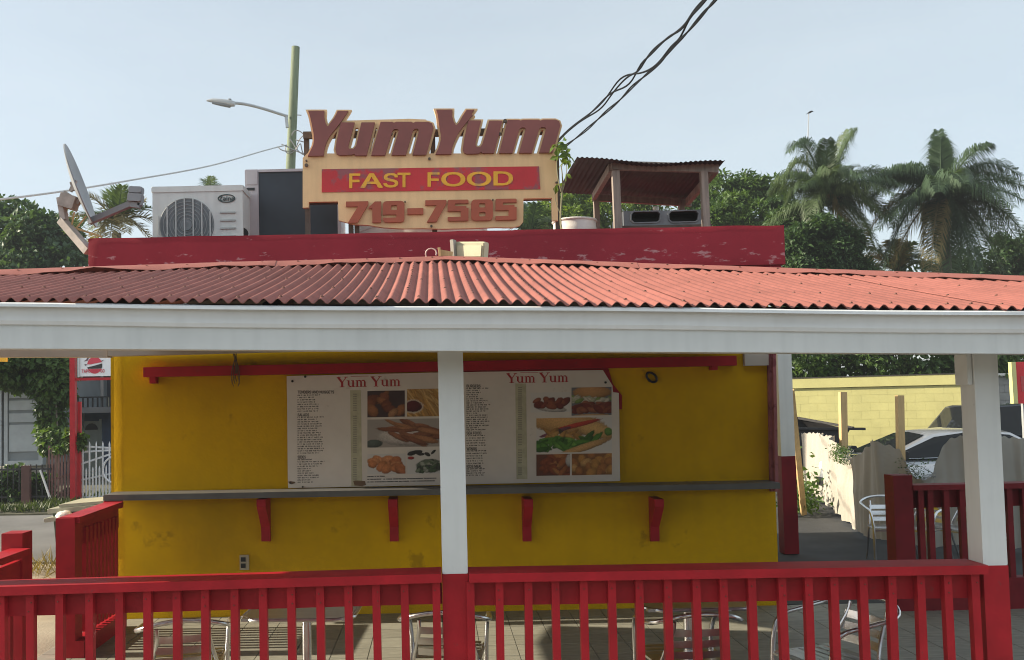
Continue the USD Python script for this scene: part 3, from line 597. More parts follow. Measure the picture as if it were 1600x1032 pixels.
# shelter with condenser under it
YA0, YA1 = 9.05, 11.3
sh = thing('roof_shelter', 'rusty corrugated canopy on weathered wooden posts at the right of the flat roof', 'shelter', (U(1010, 300, YA0)[0], YA0, DK))
A, B = U(902, 246, YA0), U(1133, 252, YA0); Cc, Dd = U(872, 299, YA1), U(1072, 317, YA1)
nx = 150; ny = 8; v = []
for j in range(ny + 1):
    t = j / ny
    for i in range(nx + 1):
        s_ = i / nx; p = (A * (1 - s_) + B * s_) * (1 - t) + (Cc * (1 - s_) + Dd * s_) * t
        v.append(p + [0, 0, .006 * math.cos(i * 2 * np.pi / 5) - .03 * math.sin(np.pi * s_) * (1 - t) + .012 * math.sin(s_ * 9 + t * 4)])
v = np.array(v); i, j = np.meshgrid(np.arange(nx), np.arange(ny)); a = (j * (nx + 1) + i).ravel(); f = np.stack([a, a + 1, a + nx + 2, a + nx + 1], 1); m = len(v)
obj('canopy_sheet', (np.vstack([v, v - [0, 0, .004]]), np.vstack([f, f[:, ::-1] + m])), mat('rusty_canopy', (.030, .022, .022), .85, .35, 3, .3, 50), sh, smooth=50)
for px, pt, Y, w_ in ((966, 268, 9.2, .075), (1104, 268, 9.2, .07), (934, 312, 10.9, .065), (1067, 314, 10.9, .065)):
    p = U(px, 340, Y); zt_ = U(px, pt, Y)[2]; obj('post', MB().bar((p[0], Y, DK), (p[0] - .015, Y, zt_), w_, w_, up=(0, 1, 0)), greywood, sh)
obj('beam', MB().bar(U(955, 259, 9.22), U(1122, 264, 9.22), .05, .09), greywood, sh)
obj('beam', MB().bar(U(926, 309, 10.9), U(1080, 318, 10.9), .05, .08), greywood, sh)
obj('side_beam', MB().bar(U(955, 262, 9.26), U(928, 308, 10.85), .05, .08), greywood, sh)
obj('side_beam', MB().bar(U(1118, 266, 9.26), U(1074, 316, 10.85), .05, .08), greywood, sh)
cd = thing('condenser_unit', 'grey low condenser unit with two dark openings under the rusty canopy', 'condenser', (U(1040, 340, 9.35)[0], 9.35, DK))
x0, x1 = U(974, 340, 9.35)[0], U(1107, 340, 9.35)[0]; zt, zb = U(1040, 329, 9.35)[2], U(1040, 352, 9.35)[2]
fp_ = sbox(x0, zb, x1, zt); holes = [PP([(987, 336), (990, 332), (1028, 331), (1031, 335), (1030, 344), (1026, 347), (991, 348), (987, 344)], 9.35), PP([(1045, 335), (1049, 331), (1087, 330), (1091, 334), (1090, 343), (1086, 346), (1050, 347), (1046, 344)], 9.35)]
cmat = mat('condenser_grey', (.17, .18, .19), .6, .25, 8, .2, 60)
obj('front_panel', MB().prism(fp_.difference(unary_union(holes)), 9.35, .03), cmat, cd)
obj('case', MB().box(x0, x1, 9.55, 9.95, zb, zt).box(x0, x0 + .02, 9.38, 9.55, zb, zt).box(x1 - .02, x1, 9.38, 9.55, zb, zt).box(x0 + .02, x1 - .02, 9.38, 9.55, zt - .02, zt - .001), black, cd)
for hgeo in holes: obj('opening_rim', MB().prism(hgeo.buffer(.012).difference(hgeo), 9.338, .014), cmat, cd)
obj('base_frame', MB().box(x0 - .03, x1 + .03, 9.33, 9.97, DK, zb - .002), rustm, cd)
c = U(1032, 326, 9.9); tag(obj('vent_pipe', MB().tube([(c[0], 10.1, DK), (c[0], 10.1, c[2] + .05)], .03, 12).tube([(c[0], 10.1, c[2] + .03), (c[0], 10.1, c[2] + .06)], .036, 12), plasticw), 'short pale vent pipe sticking up behind the condenser under the canopy', 'pipe')
# white tanks
def drum(name, label, px0, px1, py_top, Y, taper=.96):
    x0, x1 = U(px0, py_top, Y)[0], U(px1, py_top, Y)[0]; r = (x1 - x0) / 2; c = np.array([(x0 + x1) / 2, Y, 0]); zt = U((px0 + px1) / 2, py_top, Y)[2]
    prof = np.array([(0, DK), (r * taper, DK), (r * .99, zt - .12), (r, zt - .11), (r, zt - .085), (r * .985, zt - .08), (r * .985, zt - .03), (r * 1.0, zt - .025), (r, zt - .005), (r * .9, zt), (0, zt + .01)])
    t = trimesh.creation.revolve(prof, sections=40); d = thing(name, label, 'tank', c)
    obj('tank_body', (np.array(t.vertices) + c, t.faces), plasticw, d, smooth=35)
    a = np.linspace(0, 2 * np.pi, 40); obj('lid_rim', MB().tube(np.stack([c[0] + r * 1.005 * np.cos(a), c[1] + r * 1.005 * np.sin(a), np.full(40, zt - .015)], 1), .012, 6, False), plasticw, d)
drum('water_tank', 'white round tank beside the sapling, left of the rusty canopy', 864, 931, 345, 9.5)
drum('water_tank', 'broad white water tank hidden behind the lower edge of the roof sign', 556, 762, 354, 10.4)

# sapling growing on the roof
sp = thing('roof_sapling', 'thin sapling with few drooping leaves growing on the roof right of the sign', 'plant', (U(877, 350, 8.78)[0], 8.78, DK - .1))
YT = 8.78
st = MB()
for pts, r in (([(878, 362), (876, 330), (879, 290), (877, 262)], .011), ([(877, 300), (872, 280), (870, 255), (872, 232)], .007), ([(879, 298), (884, 278), (885, 255)], .006), ([(877, 262), (880, 240), (876, 222)], .006), ([(876, 335), (868, 312), (867, 290)], .004)):
    st.tube(spline([U(a, b, YT + .02 * math.sin(a)) for a, b in pts], 10), np.linspace(r, r * .5, 10), 6)
obj('stem', st, mat('sapling_bark', (.20, .19, .11), .8), sp)
def leafs(centres, dirs, nrms, lens, wid, rngl, fold=.25, bend=.0):
    """folded leaf blades: 6 points, 4 triangles"""
    c = np.asarray(centres); d = dirs / (np.linalg.norm(dirs, axis=1, keepdims=True) + 1e-9); n = nrms - d * (nrms * d).sum(1, keepdims=True); n /= np.linalg.norm(n, axis=1, keepdims=True) + 1e-9; s = np.cross(d, n)
    L = np.asarray(lens)[:, None]; w = L * wid
    mid = c + d * L * .5 + n * L * bend
    P = np.stack([c, mid + s * w + n * w * fold, mid, mid - s * w + n * w * fold, c + d * L - n * L * bend], 1)
    k = np.arange(len(c))[:, None] * 5
    F = np.concatenate([k + [0, 2, 1], k + [1, 2, 4], k + [0, 3, 2], k + [2, 3, 4]], 0)
    return P.reshape(-1, 3), F
leaf_bright = leafmat('leaf_bright', (0.091, 0.156, 0.026), (0.338, 0.442, 0.078), .4, 2)
leaf_mid = leafmat('leaf_mid', (0.049, 0.104, 0.023), (0.221, 0.325, 0.058), .35, .8)
leaf_dark = leafmat('leaf_dark', (0.034, 0.075, 0.026), (0.130, 0.215, 0.058), .3, .6)
leaf_blue = leafmat('leaf_blue_green', (0.047, 0.094, 0.044), (0.143, 0.227, 0.085), .3, .5)
palm_leaf = leafmat('palm_leaf', (0.058, 0.098, 0.039), (0.195, 0.260, 0.111), .3, .9)
palm_dark = leafmat('palm_leaf_dark', (0.039, 0.075, 0.039), (0.143, 0.215, 0.104), .3, .9)
dryleaf = leafmat('dry_palm_leaf', (.16, .13, .055), (.34, .30, .13), .3, .9)
rl = np.random.default_rng(3)
cs = [U(a, b, YT + rl.uniform(-.1, .1)) for a, b in [(874, 222), (880, 218), (886, 226), (870, 232), (884, 238), (889, 242), (878, 234), (872, 245), (891, 250), (882, 252), (876, 228), (886, 232), (868, 226), (880, 244), (870, 288), (884, 272)] for _ in range(3)]
dd = rl.normal(size=(len(cs), 3)) * [.8, .8, .4] + [0, 0, -.8]
obj('leaves', leafs(cs, dd, rl.normal(size=(len(cs), 3)) + [0, -.6, .6], rl.uniform(.06, .12, len(cs)), .28, rl), leaf_bright, sp)

# floodlight and hose loop on the ridge
fl_ = thing('floodlight', 'cream floodlight housing lying on the ridge of the corrugated roof', 'floodlight', (U(735, 392, 7.45)[0], 7.45, apex[2]))
cf = U(736, 393, 7.5); Rf = rotz(-.5) @ roty(.10)
obj('housing', MB().cbox(cf, (.285, .08, .15), Rf, .012), mat('cream_plastic', (.56, .53, .36), .5, .08, 4), fl_)
obj('front_frame', MB().cbox(cf + Rf @ np.array([0, -.045, 0]), (.27, .014, .13), Rf, .006), mat('cream_plastic_shade', (.42, .41, .28), .5, .1, 6), fl_)  # frame in a darker cream than the housing
obj('inner_panel', MB().cbox(cf + Rf @ np.array([.01, -.055, -.005]), (.225, .012, .092), Rf, .004), MATS['cream_plastic'], fl_)
obj('back_flange', MB().cbox(U(709, 391, 7.5), (.03, .06, .17), rotz(-.5) @ roty(-.06), .006), mat('flange_grey', (.30, .28, .24), .6), fl_)
obj('bracket', MB().cbox(U(697, 397, 7.45), (.11, .03, .05), roty(.2), .006).cbox(U(687, 396, 7.42), (.02, .05, .09), roty(-.1), .004), timber, fl_)
th = np.linspace(-.5, 1.13 * np.pi, 22); c = U(673.5, 396, 7.3)
tag(obj('hose_loop', MB().tube(np.stack([c[0] + .045 * np.cos(th), 7.3 + .012 * th, c[2] + .042 * np.sin(th)], 1).tolist() + [U(667, 410, 7.25)], .006, 6), mat('pale_hose', (.40, .28, .26), .5)), 'small loop of pale hose standing on the roof ridge beside the floodlight', 'hose')

# ------------------------------------------------------------------ pole, lamp, wires
YPO = 19.0
pb, pt_ = U(438, 640, YPO), U(462, 74, YPO)
pole = thing('utility_pole', 'green treated wooden utility pole leaning behind the roof sign', 'pole', (pb[0], YPO, 0))
base = pb + (pb - pt_) * ((pb[2] + .2) / (pt_[2] - pb[2]))
obj('pole_shaft', MB().tube([base + (pt_ - base) * t for t in np.linspace(0, 1, 14)], np.linspace(.145, .088, 14), 16), polem, pole, smooth=40)
for q in ((466, 180), (470, 180.5)): pass
obj('step_bolt', MB().tube([U(464, 180, YPO), U(471, 180.5, YPO)], .010, 6), galv, pole)
lampx = thing('street_lamp', 'grey street lamp with a long arm fixed to the green utility pole', 'street lamp', U(448, 181, YPO - .12))
obj('lamp_arm', MB().tube(spline([U(449, 182, YPO - .1), U(430, 176, YPO - .3), U(400, 167, YPO - .6), U(375, 162, YPO - .8), U(364, 161.5, YPO - .9)], 16), .032, 8), galv, lampx)
hd = MB(); hp_ = [U(x, y, YPO - 1.0) for x, y in ((367, 163), (360, 162), (345, 159.5), (332, 157.5), (323, 157.5))]
hd.tube(hp_, [.05, .07, .06, .045, .015], 10)
obj('lamp_head', hd, galv, lampx, smooth=40)
obj('lens', MB().tube([p + [0, 0, -.035] for p in hp_[1:4]], [.058, .052, .035], 10), mat('lamp_lens', (.20, .22, .24), .3), lampx)
obj('photocell', MB().tube([U(359, 157.5, YPO - 1), U(359, 155, YPO - 1)], .035, 8), MATS['lamp_lens'], lampx)
obj('arm_bracket', MB().bar(U(447, 182, YPO - .12), U(449, 200, YPO - .12), .05, .06), galv, lampx)
def wire(name, label, pts, r, mt=cablem, n=30, cat='wire', group=None):
    return tag(obj(name, MB().tube(spline(pts, n), r, 5, False), mt), label, cat, group)
wire('service_wire', 'thin grey wire sagging from the utility pole to the left edge of the sky', [U(448, 227, YPO - .1), U(395, 241, YPO - 1.5), U(330, 259, YPO - 3), U(222, 279, YPO - 5), U(100, 299, YPO - 7), U(-20, 314, YPO - 8.5), U(-300, 330, YPO - 12)], .014, galv, 40)
wb = MB()
for pts in (((447, 227), (452, 240), (460, 236), (466, 222), (474, 212), (480, 208)), ((456, 212), (464, 204), (474, 210), (478, 218)), ((452, 216), (460, 228), (468, 238), (477, 243)), ((462, 219), (470, 221), (478, 223)), ((434, 229), (444, 236), (455, 236), (465, 232)), ((462, 236), (470, 226), (474, 240), (480, 242)), ((440, 226), (450, 230), (462, 236), (474, 240))):
    wb.tube(spline([U(a, b, YPO - .16 + .02 * math.sin(a)) for a, b in pts], 16), .012, 5)
tag(obj('wire_bundle', wb, lightcable), 'tangle of loose grey wires around the utility pole beside the sign', 'wires')
# twisted cables to the upper right, coming towards the camera
def cable_pts(pts): return [U(x, y, 15.5 - 7.5 * min(1, (x - 870) / 260)) for x, y in pts]
tw = thing('twisted_cable', 'twisted pair of dark service cables rising from the sign to the top right sky', 'cable', U(880, 212, 15.4))
for pts in ([(866, 226), (879, 212), (900, 195), (920, 182), (945, 163), (955, 149), (962, 140), (985, 118), (1000, 108), (1010, 92), (1030, 70), (1052, 54), (1072, 36), (1085, 18), (1104, -4), (1150, -55), (1300, -215), (1600, -470), (2100, -790)],
            [(866, 228), (881, 210), (902, 192), (925, 175), (950, 149), (965, 128), (983, 117), (998, 115), (1015, 109), (1030, 97), (1052, 70), (1062, 60), (1075, 34), (1090, 15), (1108, -6), (1152, -58), (1300, -215), (1600, -470), (2100, -790)],
            [(866, 230), (880, 213), (903, 193), (928, 172), (955, 146), (975, 137), (990, 122), (1000, 103), (1012, 90), (1028, 74), (1048, 56), (1068, 42), (1079, 25), (1092, 8), (1110, -10), (1153, -60), (1300, -215), (1600, -470), (2100, -790)]):
    obj('strand', MB().tube(spline(cable_pts(pts), 110), .0125, 6, False), cablem, tw)
tw2 = thing('twisted_cable', 'lower slack dark cable beside the twisted pair, ending at the sapling leaves', 'cable', U(890, 224, 15.4))
for k in (0, 1):
    pts = [(884, 228), (900, 216), (922, 198), (945, 177), (970, 155), (985, 139), (1005, 121), (1020, 108), (1035, 94), (1055, 70), (1065, 60), (1090, 32), (1105, 14), (1120, -2), (1165, -52), (1300, -215), (1600, -470), (2100, -790)]
    obj('strand', MB().tube(spline(cable_pts([(x + 1.4 * math.sin(x * .09 + k * 3.14), y + 1.2 * math.cos(x * .09 + k * 3.14)) for x, y in pts]), 110), .0105, 6, False), cablem, tw2)
mp = U(1262, 420, 30.0); am = thing('antenna_mast', 'very thin antenna mast with a small bird on top above the palm trees', 'mast', (mp[0], 30, 0))
obj('mast', MB().tube([(mp[0] - .1, 30, 0), U(1262, 250, 30), U(1263.5, 178, 30)], [.03, .022, .016], 6), galv, am)
b0 = U(1265, 176, 30); tag(obj('bird', MB().tube([b0 + np.array([-.06, 0, -.03]), b0 + np.array([0, 0, 0]), b0 + np.array([.06, 0, .03]), b0 + np.array([.09, 0, .035]), b0 + np.array([.13, 0, .02])], [.015, .035, .03, .022, .004], 8).tube([b0 + np.array([-.05, 0, -.02]), b0 + np.array([-.12, 0, -.06])], [.012, .006], 5), black), 'tiny dark bird perched on top of the thin antenna mast', 'bird')
# ------------------------------------------------------------------ menu boards (flat prints)
def paint_mesh(name, P, img, mt, parent):
    """flat print: a fine sheet whose vertices carry the printed colours. P(a, b) -> point, a right, b up"""
    H, Wd = img.shape[:2]
    v = np.array([P(i / (Wd - 1), 1 - j / (H - 1)) for j in range(H) for i in range(Wd)])
    i, j = np.meshgrid(np.arange(Wd - 1), np.arange(H - 1)); a = (j * Wd + i).ravel()
    p = obj(name, (v, np.stack([a + Wd, a + Wd + 1, a + 1, a], 1)), mt, parent)
    UsdGeom.PrimvarsAPI(p).CreatePrimvar('ink', Sdf.ValueTypeNames.Color3fArray, 'vertex').Set([Gf.Vec3f(*map(float, c)) for c in img.reshape(-1, 3)])
    return p
printm = usdkit.material(stage, '/World/Looks/printed_picture', {'a': ('attribute', {'attribute': 'ink'}), 'p': ('principled_bsdf', {'roughness': .4})}, [('a.color', 'p.base_color')], surface='p.BSDF')
pr = np.random.default_rng(21)
def canvas(w, h, col):
    im = np.ones((h, w, 3)) * np.array(col, float); return im
def blob(im, x, y, rx, ry, ang, col, hi=.5, edge=.55):
    h, w = im.shape[:2]; yy, xx = np.mgrid[0:h, 0:w]; dx, dy = xx - x, yy - y; c, s = math.cos(ang), math.sin(ang)
    u, v = (dx * c + dy * s) / rx, (-dx * s + dy * c) / ry; d = u * u + v * v + .35 * (meshkit.noise(np.stack([xx * .35 + x, yy * .35 + y, xx * 0 + 3.3], -1)) - .5)
    m = np.clip((1 - d) * 4, 0, 1)[..., None]; sh = np.clip(1 - edge * np.clip(d, 0, 1) - hi * (v * .5 + u * .2), .25, 1.9)[..., None]
    tx = (.75 + .5 * meshkit.noise(np.stack([xx * .9, yy * .9, xx * 0 + x], -1)))[..., None]
    im[:] = im * (1 - m) + m * np.clip(np.array(col) * sh * tx, 0, 1)
def pile(im, n, cols, rx, ry, box=None, ang=None):
    h, w = im.shape[:2]; x0, y0, x1, y1 = box or (0, 0, w, h)
    for k in range(n):
        t = k / n; blob(im, pr.uniform(x0, x1), y0 + (y1 - y0) * (t * .8 + pr.uniform(0, .25)), rx * pr.uniform(.7, 1.3), ry * pr.uniform(.7, 1.3), pr.uniform(-.9, .9) if ang is None else ang + pr.uniform(-.35, .35), cols[pr.integers(len(cols))])
BR = [(.22, .07, .03), (.30, .12, .045), (.16, .05, .025), (.36, .18, .08)]
GOLD = [(.50, .27, .07), (.42, .21, .05), (.58, .36, .12)]
def food(kind, w, h):
    if kind == 'fried':
        im = canvas(w, h, (.05, .03, .03)); pile(im, 14, BR, w * .2, h * .17)
    elif kind == 'fries':
        im = canvas(w, h, (.35, .20, .06)); pile(im, 46, GOLD, w * .42, h * .045, ang=.9); blob(im, w * .15, h * .62, w * .28, h * .26, 0, (.60, .50, .40), 0, .1); blob(im, w * .15, h * .62, w * .24, h * .22, 0, (.10, .012, .015))
    elif kind == 'tenders':
        im = canvas(w, h, (.32, .29, .26)); blob(im, w * .5, h * .66, w * .42, h * .30, .05, (.55, .50, .46)); blob(im, w * .08, h * .85, w * .12, h * .15, 0, (.08, .10, .09)); pile(im, 22, [(.30, .12, .06), (.36, .16, .07), (.22, .08, .04)], w * .17, h * .09, (w * .25, h * .12, w * .85, h * .80), .25)
    elif kind == 'nuggets':
        im = canvas(w, h, (.56, .54, .51)); pile(im, 16, [(.50, .18, .06), (.56, .23, .09), (.42, .14, .05)], w * .17, h * .19, (w * .12, h * .22, w * .88, h * .85))
    elif kind == 'salad':
        im = canvas(w, h, (.56, .54, .51)); blob(im, w * .58, h * .66, w * .38, h * .30, 0, (.10, .13, .09))
        pile(im, 50, [(.06, .10, .05), (.16, .20, .13), (.04, .05, .04), (.30, .32, .26)], w * .07, h * .07, (w * .28, h * .45, w * .92, h * .92)); pile(im, 7, [(.02, .02, .02)], w * .10, h * .08, (w * .1, h * .03, w * .75, h * .2)); blob(im, w * .1, h * .32, w * .09, h * .07, 0, (.30, .02, .02))
    elif kind == 'wings_white':
        im = canvas(w, h, (.60, .58, .55)); blob(im, w * .52, h * .80, w * .42, h * .18, .1, (.52, .49, .45)); pile(im, 16, [(.22, .05, .03), (.28, .08, .04), (.16, .03, .02)], w * .13, h * .16, (w * .14, h * .35, w * .88, h * .72))
    elif kind == 'burger':
        im = canvas(w, h, (.13, .14, .16)); blob(im, w * .5, h * .18, w * .50, h * .24, 0, (.52, .27, .10)); pile(im, 26, [(.42, .44, .30), (.20, .30, .08), (.55, .52, .42)], w * .12, h * .06, (0, h * .36, w, h * .50)); pile(im, 26, [(.24, .06, .03), (.17, .03, .02), (.30, .10, .05)], w * .15, h * .12, (0, h * .55, w, h * .86)); blob(im, w * .5, h * 1.0, w * .5, h * .08, 0, (.48, .30, .14))
    elif kind == 'sandwich':
        im = canvas(w, h, (.60, .58, .55)); blob(im, w * .40, h * .16, w * .55, h * .34, .12, (.60, .34, .12)); blob(im, w * .75, h * .35, w * .32, h * .24, .28, (.62, .38, .14))
        blob(im, w * .52, h * .22, w * .36, h * .07, -.22, (.50, .05, .03)); blob(im, w * .25, h * .40, w * .24, h * .06, -.3, (.20, .06, .10)); pile(im, 10, [(.40, .20, .05), (.06, .05, .04), (.50, .28, .08)], w * .12, h * .08, (w * .1, h * .44, w * .8, h * .62))
        pile(im, 30, [(.08, .22, .03), (.14, .32, .05), (.04, .12, .02)], w * .12, h * .08, (0, h * .55, w * .8, h * .90)); blob(im, w * .62, h * .86, w * .40, h * .11, -.30, (.56, .33, .13)); blob(im, w * .95, h * .42, w * .06, h * .12, .3, (.12, .26, .05))
    elif kind == 'wings':
        im = canvas(w, h, (.12, .04, .02)); pile(im, 24, [(.34, .11, .03), (.42, .17, .05), (.25, .06, .02)], w * .2, h * .14); blob(im, w * .97, h * .3, w * .12, h * .3, 0, (.50, .46, .42))
    else:
        im = canvas(w, h, (.20, .08, .02)); pile(im, 22, [(.46, .22, .05), (.38, .15, .04), (.54, .30, .10)], w * .13, h * .22)
    return np.clip(im, 0, 1)
boardm = mat('menu_board_white', (.64, .59, .53), .45, .06, 3, .05, 60, wear=((.36, .31, .24), 3.5, .64, .5))
inkm = mat('menu_black_ink', (.035, .033, .033), .6, .1)
inkred = mat('menu_red_ink', (.36, .03, .035), .5, .1)
inkfade = mat('menu_faded_ink', (.20, .185, .16), .6, .1)
yelstain = mat('menu_price_strip', (.44, .42, .29), .6, .15, 14)
def serif(ch):
    def st(x0, y0, x1, y1, w): return LineString([(x0, y0), (x1, y1)]).buffer(w / 2, cap_style=2)
    if ch == 'Y': return unary_union([st(.13, .97, .52, .45, .20), st(.90, .97, .52, .42, .08), sbox(.42, .03, .62, .50), sbox(.0, .94, .38, 1), sbox(.72, .94, 1.05, 1), sbox(.30, 0, .74, .06)])
    if ch == 'u': return unary_union([sbox(.10, .16, .27, .64), sbox(.0, .60, .27, .66), Point(.36, .19).buffer(.19).difference(Point(.40, .24).buffer(.14)).intersection(sbox(0, 0, .62, .22)), sbox(.52, .0, .69, .64), sbox(.42, .60, .69, .66), sbox(.52, 0, .80, .06)])
    a = [sbox(.08 + .36 * k, .03, .24 + .36 * k, .52) for k in range(3)] + [sbox(.0 + .36 * k, 0, .32 + .36 * k, .06) for k in range(3)] + [sbox(0, .60, .20, .66), sbox(.08, .4, .24, .64)]
    for k in range(2): a.append(Point(.36 + .36 * k, .48).buffer(.20).difference(Point(.32 + .36 * k, .45).buffer(.13)).intersection(sbox(.2 + .36 * k, .45, .62 + .36 * k, .70)))
    return unary_union(a)
def title(x0, x1, yb, yt, Y):
    adv = {'Y': .95, 'u': .84, 'm': 1.12}; g, x = [], 0
    for ch in 'Yum Yum':
        if ch == ' ': x += .30; continue
        g.append(affinity.translate(serif(ch), x, 0)); x += adv[ch]
    g = unary_union(g); a, b, c = U(x0, yb, Y), U(x1, yb - .018 * (x1 - x0), Y), U(x0, yt, Y)
    return affinity.affine_transform(g, [(b[0] - a[0]) / x, (c[0] - a[0]), (b[2] - a[2]) / x, c[2] - a[2], a[0], a[2]])
YM = YW - .050
def menu(label, quad, ttl, heads, rows, price_x, pics, foot):
    c = U(quad[0][0], quad[0][1], YM); t = thing('menu_board', label, 'menu board', c)
    obj('board', MB().prism(PP(quad, YM), YM, .012), boardm, t)
    obj('title', MB().prism(title(*ttl, YM), YM - .0016, .0022), inkred, t)
    obj('title_rule', MB().prism(PP([(ttl[0] + 22, ttl[3] - 1.4), (ttl[0] + 50, ttl[3] - 1.9), (ttl[0] + 50, ttl[3] - 1.2), (ttl[0] + 22, ttl[3] - .7)], YM), YM - .0016, .0022), inkred, t)
    for txt, x, y, w_ in heads:
        obj('heading', letter_fit(txt, x, x + w_, y - 2.3, y + 2.3, YM - .0003, .0016, True), inkm, t)
    tx, prx = MB(), MB()
    for x0, y0, y1, n, wmin, wmax in rows:
        for k in range(n):
            y = y0 + (y1 - y0) * k / max(n - 1, 1) ; xe = x0 + pr.uniform(wmin, wmax); x = x0
            while x < xe - 1:
                w_ = min(pr.uniform(1.6, 6.5), xe - x); yy = y - .0185 * (x - x0)
                for q in range(max(1, int(w_ / 1.05))):
                    xa = x + q * 1.05; a, b = U(xa, yy + .95 - (.5 if pr.random() < .35 else 0), YM), U(xa + .72, yy - .95 + (.4 if pr.random() < .4 else 0), YM)
                    tx.add(*grid(1, 1, lambda s, r: (a[0] + (b[0] - a[0]) * s, YM - .0008, a[2] + (b[2] - a[2]) * r)))
                x += w_ + .9
            yy = y - .0185 * (price_x - x0)
            for xa in np.arange(price_x, price_x + 5.5, 1.4):
                a, b = U(xa, yy + .95, YM), U(xa + .9, yy - .95, YM); prx.add(*grid(1, 1, lambda s, r: (a[0] + (b[0] - a[0]) * s, YM - .0011, a[2] + (b[2] - a[2]) * r)))
    for x0, y, x1 in foot:
        for xa in np.arange(x0, x1, 1.15):
            if pr.random() < .13: continue
            a, b = U(xa, y + .8 - .0185 * (xa - x0), YM), U(xa + .8, y - .8 - .0185 * (xa - x0), YM); tx.add(*grid(1, 1, lambda s, r: (a[0] + (b[0] - a[0]) * s, YM - .0008, a[2] + (b[2] - a[2]) * r)))
    obj('small_print', tx, inkm, t)
    q = PP([(price_x - 5, rows[0][1] - 8), (price_x + 12, rows[0][1] - 8), (price_x + 14, rows[-1][2] + 6), (price_x - 3, rows[-1][2] + 6)], YM)
    obj('price_strip', MB().prism(q, YM - .0007, .0012), yelstain, t); obj('prices', prx, inkfade, t)
    for kind, x0, y0, x1, y1 in pics:
        def P(a, b):
            x = x0 + (x1 - x0) * a; y = y1 + (y0 - y1) * b - .0185 * (x - x0); p = U(x, y, YM); p[1] = YM - .0015; return p
        paint_mesh('food_picture', P, food(kind, int((x1 - x0) * 1.5), int((y1 - y0) * 1.5)), printm, t)
    return t
m1 = menu('left menu board listing tenders, salads and sides with fries and nuggets pictures', [(448, 588), (699, 582), (699, 758), (450, 763)], (526, 627, 605.5, 589.5),
     [('TENDERS AND NUGGETS', 465, 613, 57), ('SALADS', 465, 648.5, 18), ('SIDES', 465, 714.5, 13)],
     [(465, 618, 643, 8, 28, 38), (465, 652.5, 708.5, 17, 30, 42), (465, 718.5, 754, 11, 14, 46)], 552,
     [('fried', 574, 611.5, 632.5, 652.5), ('fries', 636, 608.5, 697, 651.5), ('tenders', 574, 656, 697, 700), ('nuggets', 574, 710, 633.5, 741.5), ('salad', 636, 704, 697, 741)],
     [(574, 745, 604), (574, 749.5, 682), (574, 753.5, 680)])
m2 = menu('right menu board with torn upper corner, listing burgers, sea food and wings', [(712, 582), (942, 578.5), (957, 603), (958, 613), (967, 614.5), (969, 752), (712, 757.5)], (791, 889, 599, 583.5),
     [('BURGERS', 729, 603.5, 22), ('SEA FOOD', 729, 677, 23), ('WINGS', 729, 701.5, 16), ('KIDS MEAL', 729, 729, 24)],
     [(729, 607.5, 672, 21, 18, 40), (729, 681, 696.5, 5, 28, 34), (729, 705, 724.5, 6, 24, 33), (729, 733, 743, 4, 26, 36)], 810,
     [('wings_white', 829, 614, 891, 645), ('burger', 893, 606, 955.5, 650), ('sandwich', 838, 654, 956, 708), ('wings', 838, 710.5, 890.5, 744), ('strips', 893.5, 709.5, 956, 743)], [])
for t, pts in ((m1, ((457, 596), (477, 589), (454, 755), (473, 761))), (m2, ((946, 598),))):
    for px, py in pts: c = U(px, py, YM); obj('screw', MB().tube([c + [0, -.012, 0], c], .012 if py < 700 else .008, 8), black, t)
for x0, y0, x1, y1 in ((450, 752, 462, 757), (552, 751, 572, 760)):
    obj('stain', MB().prism(PP([(x0, y0 + 1), (x0 + 4, y0), (x1 - 2, y0 + 1), (x1, y1 - 2), (x1 - 6, y1), (x0 + 2, y1 - 1)], YM), YM - .0014, .0018), mat('stain_brown', (.16, .10, .06), .8) if 'stain_brown' not in MATS else MATS['stain_brown'], m1)

# ------------------------------------------------------------------ tables and chairs
ch = thing('bistro_chair', 'aluminium bistro chair with slatted back behind the left end of the front railing', 'chair', (0, 0, 0), 0, 'aluminium bistro chairs')
half = [(.245, .44, 0), (.245, .435, .25), (.25, .42, .50), (.262, .36, .635), (.272, .24, .665), (.278, .08, .685), (.268, -.05, .705), (.20, -.125, .738), (0, -.150, .768)]
hoop = np.array(half + [(-x, y, z) for x, y, z in half[-2::-1]])
obj('arm_hoop', MB().tube(spline(hoop, 64), .0145, 10), alum, ch, smooth=40, local=True)
for s_ in (-1, 1):
    obj('rear_leg', MB().tube(spline([(s_ * .215, -.10, 0), (s_ * .205, -.02, .22), (s_ * .20, .03, .43), (s_ * .165, -.035, .58), (s_ * .15, -.10, .715)], 18), .0115, 8), alum, ch, smooth=40, local=True)
def slat(y0, z0, w, x_, tilt, curve):
    v, f = grid(10, 1, lambda a, b: (-x_ + 2 * x_ * a, y0 - curve * (1 - (2 * a - 1) ** 2) + (b - .5) * w * math.cos(tilt), z0 + (b - .5) * w * math.sin(tilt)))
    n = len(v); return np.vstack([v, v + [0, -.002 * math.sin(tilt), .003]]), np.vstack([f[:, ::-1], f + n])
for k in range(3): obj('back_slat', slat(-.062 + .024 * (2 - k) * .9, .50 + .070 * k, .046, .165, math.radians(108), .018), alum, ch, smooth=True, local=True)
for k in range(7): obj('seat_slat', slat(.055 + .058 * k, .445 - .012 * math.sin(math.pi * k / 6), .044, .215, 0, 0), alum, ch, local=True)
obj('seat_rail', MB().bar((.21, .02, .43), (.235, .43, .43), .02, .015).bar((-.21, .02, .43), (-.235, .43, .43), .02, .015).bar((-.235, .43, .42), (.235, .43, .42), .015, .015), alum, ch, local=True)
